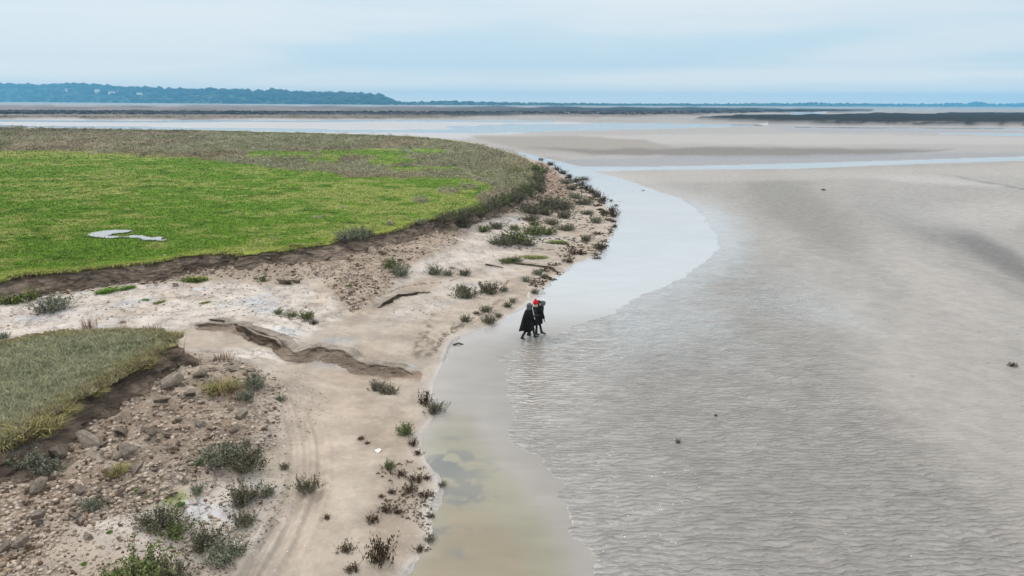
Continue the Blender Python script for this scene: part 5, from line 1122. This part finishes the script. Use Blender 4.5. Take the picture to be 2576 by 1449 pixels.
def walker(name, pos, yaw, lab, legs, arms, lean, headp):
    e = empty('person', pos, yaw); tag(e, lab, 'person', 'walkers crossing the shallow water')
    pts = {'pv': (0, 0, .92, .13, .16), 'wa': (lean*.4, 0, 1.12, .115, .15), 'ch': (lean*.85, 0, 1.34, .12, .17), 'nk': (lean*1.15, 0, 1.475, .052), 'hb': (headp[0]-.01, 0, headp[2]-.10, .055)}
    edges = [('pv', 'wa'), ('wa', 'ch'), ('ch', 'nk'), ('nk', 'hb')]
    for s, y0, (kx, ky, kz), (ax, ay, az), (tx, ty, tz) in legs:
        pts[s+'hp'] = (0, y0, .86, .095); pts[s+'kn'] = (kx, ky, kz, .062); pts[s+'an'] = (ax, ay, az, .042); pts[s+'ft'] = (tx, ty, tz, .040, .035); pts[s+'he'] = (ax-.05*(tx-ax)/.15, ay, max(az-.055, .03), .036)
        edges += [('pv', s+'hp'), (s+'hp', s+'kn'), (s+'kn', s+'an'), (s+'an', s+'ft'), (s+'an', s+'he')]
    for a in arms: arm_hand(pts, edges, *a)
    b = skinned('body', pts, edges, m_tr, e); b.data.materials.append(m_skin)
    # head: face with nose, chin, ears and mouth as one surface joined to the body mesh
    bm = bmesh.new(); bmesh.ops.create_uvsphere(bm, u_segments=32, v_segments=24, radius=1)
    for v in bm.verts:
        x, y, z = v.co; k = 1-.16*max(0, -z)**1.5; X_ = x*.098*k; Y_ = y*.076*k; Z_ = z*.122
        if x > 0:
            X_ += .022*math.exp(-((y*.076)/.013)**2-((Z_+.012)/.022)**2); X_ += .010*math.exp(-((y*.076)/.03)**2-((Z_+.085)/.02)**2); X_ -= .008*math.exp(-((abs(y*.076)-.032)/.014)**2-((Z_-.01)/.014)**2); X_ += .006*math.exp(-((y*.076)/.022)**2-((Z_+.052)/.007)**2)
        Y_ += math.copysign(.014, y)*math.exp(-((X_+.0)/.016)**2-((Z_+.005)/.028)**2)*(abs(y) > .6)
        v.co = (X_+headp[0], Y_, Z_+headp[2])
    mh = bpy.data.meshes.new('h'); bm.to_mesh(mh); bm.free(); n0 = len(b.data.vertices); hb = bmesh.new(); hb.from_mesh(b.data); nf0 = len(hb.faces); hb.from_mesh(mh); hb.faces.ensure_lookup_table()
    for f in hb.faces[nf0:]: f.material_index = 1; f.smooth = True
    for f in hb.faces[:nf0]: f.smooth = True
    hb.to_mesh(b.data); hb.free()
    for y in (-.030, .030): blobm('eye', (headp[0]+.082, y, headp[2]+.012), (.010, .012, .009), m_eye, e, sub=2)
    blobm('mouth', (headp[0]+.094, 0, headp[2]-.052), (.006, .022, .005), mat_lip, e, sub=2)
    for s, y0, (kx, ky, kz), (ax, ay, az), (tx, ty, tz) in legs:
        k_ = Vector((kx, ky, kz)); a_2 = Vector((ax, ay, az)); d_ = (a_2-k_)
        bp = {'a': (*(k_+d_*.25), .070), 'b': (*(k_+d_*.6), .066), 'c': (*a_2, .052), 'h': (ax-.04, ay, max(az-.06, .035), .045), 't': (*(a_2*.35+Vector((tx, ty, tz))*.65), .048, .044), 'u': (tx+.02, ty, tz, .040, .034)}
        skinned('boot', bp, [('a', 'b'), ('b', 'c'), ('c', 'h'), ('c', 't'), ('t', 'u')], m_boot, e)
    return e
mat_lip = mat_plain('lips', (.35, .14, .12), .5)
FT = hit([1330, 1333, 1349], [856, 851, 846])
# A: cape and hood, carrying the paddle
A = walker('person', (FT[0][0]-.05, FT[1][0], -.015), -.08, 'person in a long dark hooded cape, leftmost of the three walkers, holding a pale paddle',
   [('r', -.09, (-.06, -.09, .50), (-.27, -.09, .13), (-.12, -.09, .055)), ('l', .09, (.24, .09, .53), (.33, .09, .15), (.50, .09, .16))],
   [('R', (.10, -.17, 1.36), (.14, -.24, 1.10), (.27, -.16, 1.17), (.5, .6, .3), (-.3, .6, .4)), ('L', (.10, .17, 1.36), (.16, .22, 1.12), (.30, .12, 1.28), (.4, -.6, .4), (-.4, -.5, .2))], .08, (.13, 0, 1.60))
loft('cape', [(1.50, .07, 0, .09, .10, 0), (1.44, .05, 0, .17, .21, .01), (1.30, .03, 0, .21, .25, .02), (1.10, -.01, 0, .24, .27, .03), (.90, -.04, 0, .25, .27, .06), (.70, -.07, 0, .26, .27, .08), (.54, -.10, 0, .27, .275, .10), (.46, -.12, 0, .275, .28, .12)], m_cape, A, folds=.05, seed=1)
loft('skirt', [(1.0, 0, 0, .17, .19, 0), (.75, .05, 0, .23, .22, .02), (.50, .08, 0, .26, .23, .04)], m_black, A, seed=3)
hd = loft('hood', [(1.42, .04, 0, .13, .15, 0), (1.50, .06, 0, .13, .14, 0), (1.58, .085, 0, .155, .145, 0), (1.66, .10, 0, .165, .15, 0), (1.715, .095, 0, .145, .13, 0), (1.748, .085, 0, .09, .085, 0), (1.758, .08, 0, .008, .008, 0)], m_hood, A, seg=28)
bm = bmesh.new(); bm.from_mesh(hd.data); bmesh.ops.delete(bm, geom=[f for f in bm.faces if f.calc_center_median().x > .165 and 1.50 < f.calc_center_median().z < 1.70 and abs(f.calc_center_median().y) < .085], context='FACES'); bm.to_mesh(hd.data); bm.free()
skinned('sleeve', {'a': (.09, -.17, 1.36, .075), 'b': (.14, -.25, 1.09, .07), 'c': (.25, -.17, 1.16, .05)}, [('a', 'b'), ('b', 'c')], m_cape, A); skinned('sleeve', {'a': (.09, .17, 1.36, .075), 'b': (.16, .23, 1.11, .07), 'c': (.28, .14, 1.25, .05)}, [('a', 'b'), ('b', 'c')], m_cape, A)
# the paddle: shaft and one curved pale blade
ap = A.location; PE = empty('paddle', (ap.x+.31, ap.y-.10, ap.z+1.02)); tag(PE, 'pale long handled paddle with a crescent blade held upright by the caped walker', 'paddle')
tube('shaft', [(0, 0, 0), (-.06, 0, .30), (-.12, 0, .58), (-.19, 0, .90)], .014, .013, m_paddle, PE)
bm = bmesh.new(); vs = []; nn_ = 14
for i in range(nn_+1):
    t_ = i/nn_; z_ = .86+.47*t_; xr = -.18-.07*t_-.012*math.sin(t_*3.14); wd2 = .15*math.sin(math.pi*min(1, (t_*.93+.03)))**.8*(1-.25*t_); vs.append((bm.verts.new((xr, .006, z_)), bm.verts.new((xr-wd2*.55, .016, z_)), bm.verts.new((xr-wd2, .004, z_))))
for i in range(nn_):
    for j in range(2): bm.faces.new((vs[i][j], vs[i][j+1], vs[i+1][j+1], vs[i+1][j]))
bmesh.ops.solidify(bm, geom=bm.faces[:], thickness=.010); me = bpy.data.meshes.new('blade'); bm.to_mesh(me); bm.free(); me.materials.append(m_paddle); o = bpy.data.objects.new('blade', me); C.objects.link(o); o.parent = PE
# B: red bobble hat, half hidden behind
B_ = walker('person', (FT[0][0]+.22, FT[1][0]+.45, -.01), 0, 'person in a red bobble hat and black coat walking in the middle',
   [('r', -.09, (-.08, -.09, .50), (-.26, -.09, .14), (-.12, -.09, .055)), ('l', .09, (.16, .09, .50), (.14, .09, .12), (.30, .09, .05))],
   [('R', (.05, -.18, 1.37), (.06, -.25, 1.10), (.27, -.22, 1.12), (.8, .2, -.2), (.1, .6, -.3)), ('L', (.05, .18, 1.37), (.08, .24, 1.12), (.26, .18, 1.10), (.8, -.2, -.2), (.1, -.6, -.3))], .05, (.10, 0, 1.60))
loft('coat', [(1.50, .06, 0, .08, .09, 0), (1.42, .05, 0, .17, .22, 0), (1.25, .03, 0, .20, .23, .01), (1.0, .01, 0, .20, .23, .01), (.80, .01, 0, .24, .25, .02), (.62, .02, 0, .27, .26, .03)], m_black, B_)
skinned('sleeve', {'a': (.05, -.18, 1.37, .075), 'b': (.06, -.25, 1.10, .062), 'c': (.24, -.22, 1.12, .048)}, [('a', 'b'), ('b', 'c')], m_pack, B_); skinned('sleeve', {'a': (.05, .18, 1.37, .075), 'b': (.08, .24, 1.12, .062), 'c': (.24, .18, 1.10, .048)}, [('a', 'b'), ('b', 'c')], m_black, B_)
loft('scarf', [(1.45, .07, 0, .10, .11, .02), (1.49, .08, 0, .115, .115, .03), (1.53, .08, 0, .095, .10, .02)], m_scarf, B_, thick=.03)
hat = blobm('bobble_hat', (.09, 0, 1.645), (.128, .115, .125), m_red, B_, cut=-.05); blobm('bobble', (0, 0, .145), (.052, .052, .050), m_red, hat, noise=.08)
loft('hat_brim', [(-.055, 0, 0, .118, .106, 0), (.0, 0, 0, .132, .118, 0), (.012, 0, 0, .128, .114, 0)], m_red, hat, seg=28, thick=.015)
# C: grey hat with white bobble, leaning forward, pack on the back
C_ = walker('person', (FT[0][2], FT[1][2], -.01), .04, 'person in a grey hat with white bobble, rightmost walker leaning forward under a pack',
   [('r', -.09, (-.14, -.09, .52), (-.34, -.09, .17), (-.24, -.09, .055)), ('l', .09, (.17, .09, .50), (.26, .09, .12), (.44, .09, .05))],
   [('R', (.20, -.18, 1.33), (.26, -.25, 1.06), (.34, -.22, .86), (.1, 0, -1), (.5, .1, 0)), ('L', (.20, .18, 1.33), (.16, .24, 1.06), (.28, .22, .88), (.2, 0, -1), (.5, -.1, 0))], .20, (.30, 0, 1.54))
loft('coat', [(1.46, .21, 0, .08, .09, 0), (1.38, .18, 0, .17, .22, 0), (1.22, .12, 0, .21, .23, .01), (1.0, .05, 0, .22, .24, .01), (.80, .02, 0, .26, .26, .02), (.62, .01, 0, .29, .27, .03)], m_black, C_)
skinned('sleeve', {'a': (.20, -.18, 1.33, .078), 'b': (.27, -.25, 1.06, .065), 'c': (.34, -.22, .89, .05)}, [('a', 'b'), ('b', 'c')], m_black, C_); skinned('sleeve', {'a': (.20, .18, 1.33, .078), 'b': (.16, .24, 1.06, .065), 'c': (.27, .22, .91, .05)}, [('a', 'b'), ('b', 'c')], m_black, C_)
hat = blobm('bobble_hat', (.29, 0, 1.585), (.125, .115, .115), m_greyw, C_, rot=.3, cut=-.07); blobm('bobble', (0, 0, .13), (.05, .05, .045), m_white, hat, noise=.08)
loft('hat_brim', [(-.075, 0, 0, .112, .104, 0), (-.02, 0, 0, .130, .118, 0), (-.01, 0, 0, .126, .114, 0)], m_greyw, hat, seg=28, thick=.015)
cp = C_.location; K = empty('backpack', (cp.x-.02, cp.y, cp.z+1.02), .04); tag(K, 'dark backpack worn by the rightmost walker, standing above the shoulders', 'backpack')
bm = bmesh.new(); bmesh.ops.create_cube(bm, size=1); bmesh.ops.subdivide_edges(bm, edges=bm.edges[:], cuts=5, use_grid_fill=True)
for v in bm.verts:
    x, y, z = v.co*2; n_ = (abs(x)**4+abs(y)**4+abs(z)**4)**.25; v.co = Vector((x/n_*.12+.05*(z+1)/2+.0, y/n_*.16, (z/n_+1)*.30))+Vector((.01*math.sin(z*9), 0, 0))
me = bpy.data.meshes.new('pack'); bm.to_mesh(me); bm.free(); me.materials.append(m_pack); 
for p in me.polygons: p.use_smooth = True
o = bpy.data.objects.new('pack', me); C.objects.link(o); o.parent = K
blobm('lid', (.09, 0, .62), (.13, .15, .07), m_black, K); tube('strap', [(.14, -.12, .55), (.26, -.13, .50), (.32, -.13, .32), (.22, -.14, .12)], .016, .014, m_greyw, K); tube('strap', [(.14, .12, .55), (.26, .13, .50), (.32, .13, .32), (.22, .14, .12)], .016, .014, m_greyw, K)
blobm('roll', (.0, 0, .60), (.07, .20, .06), m_hood, K)
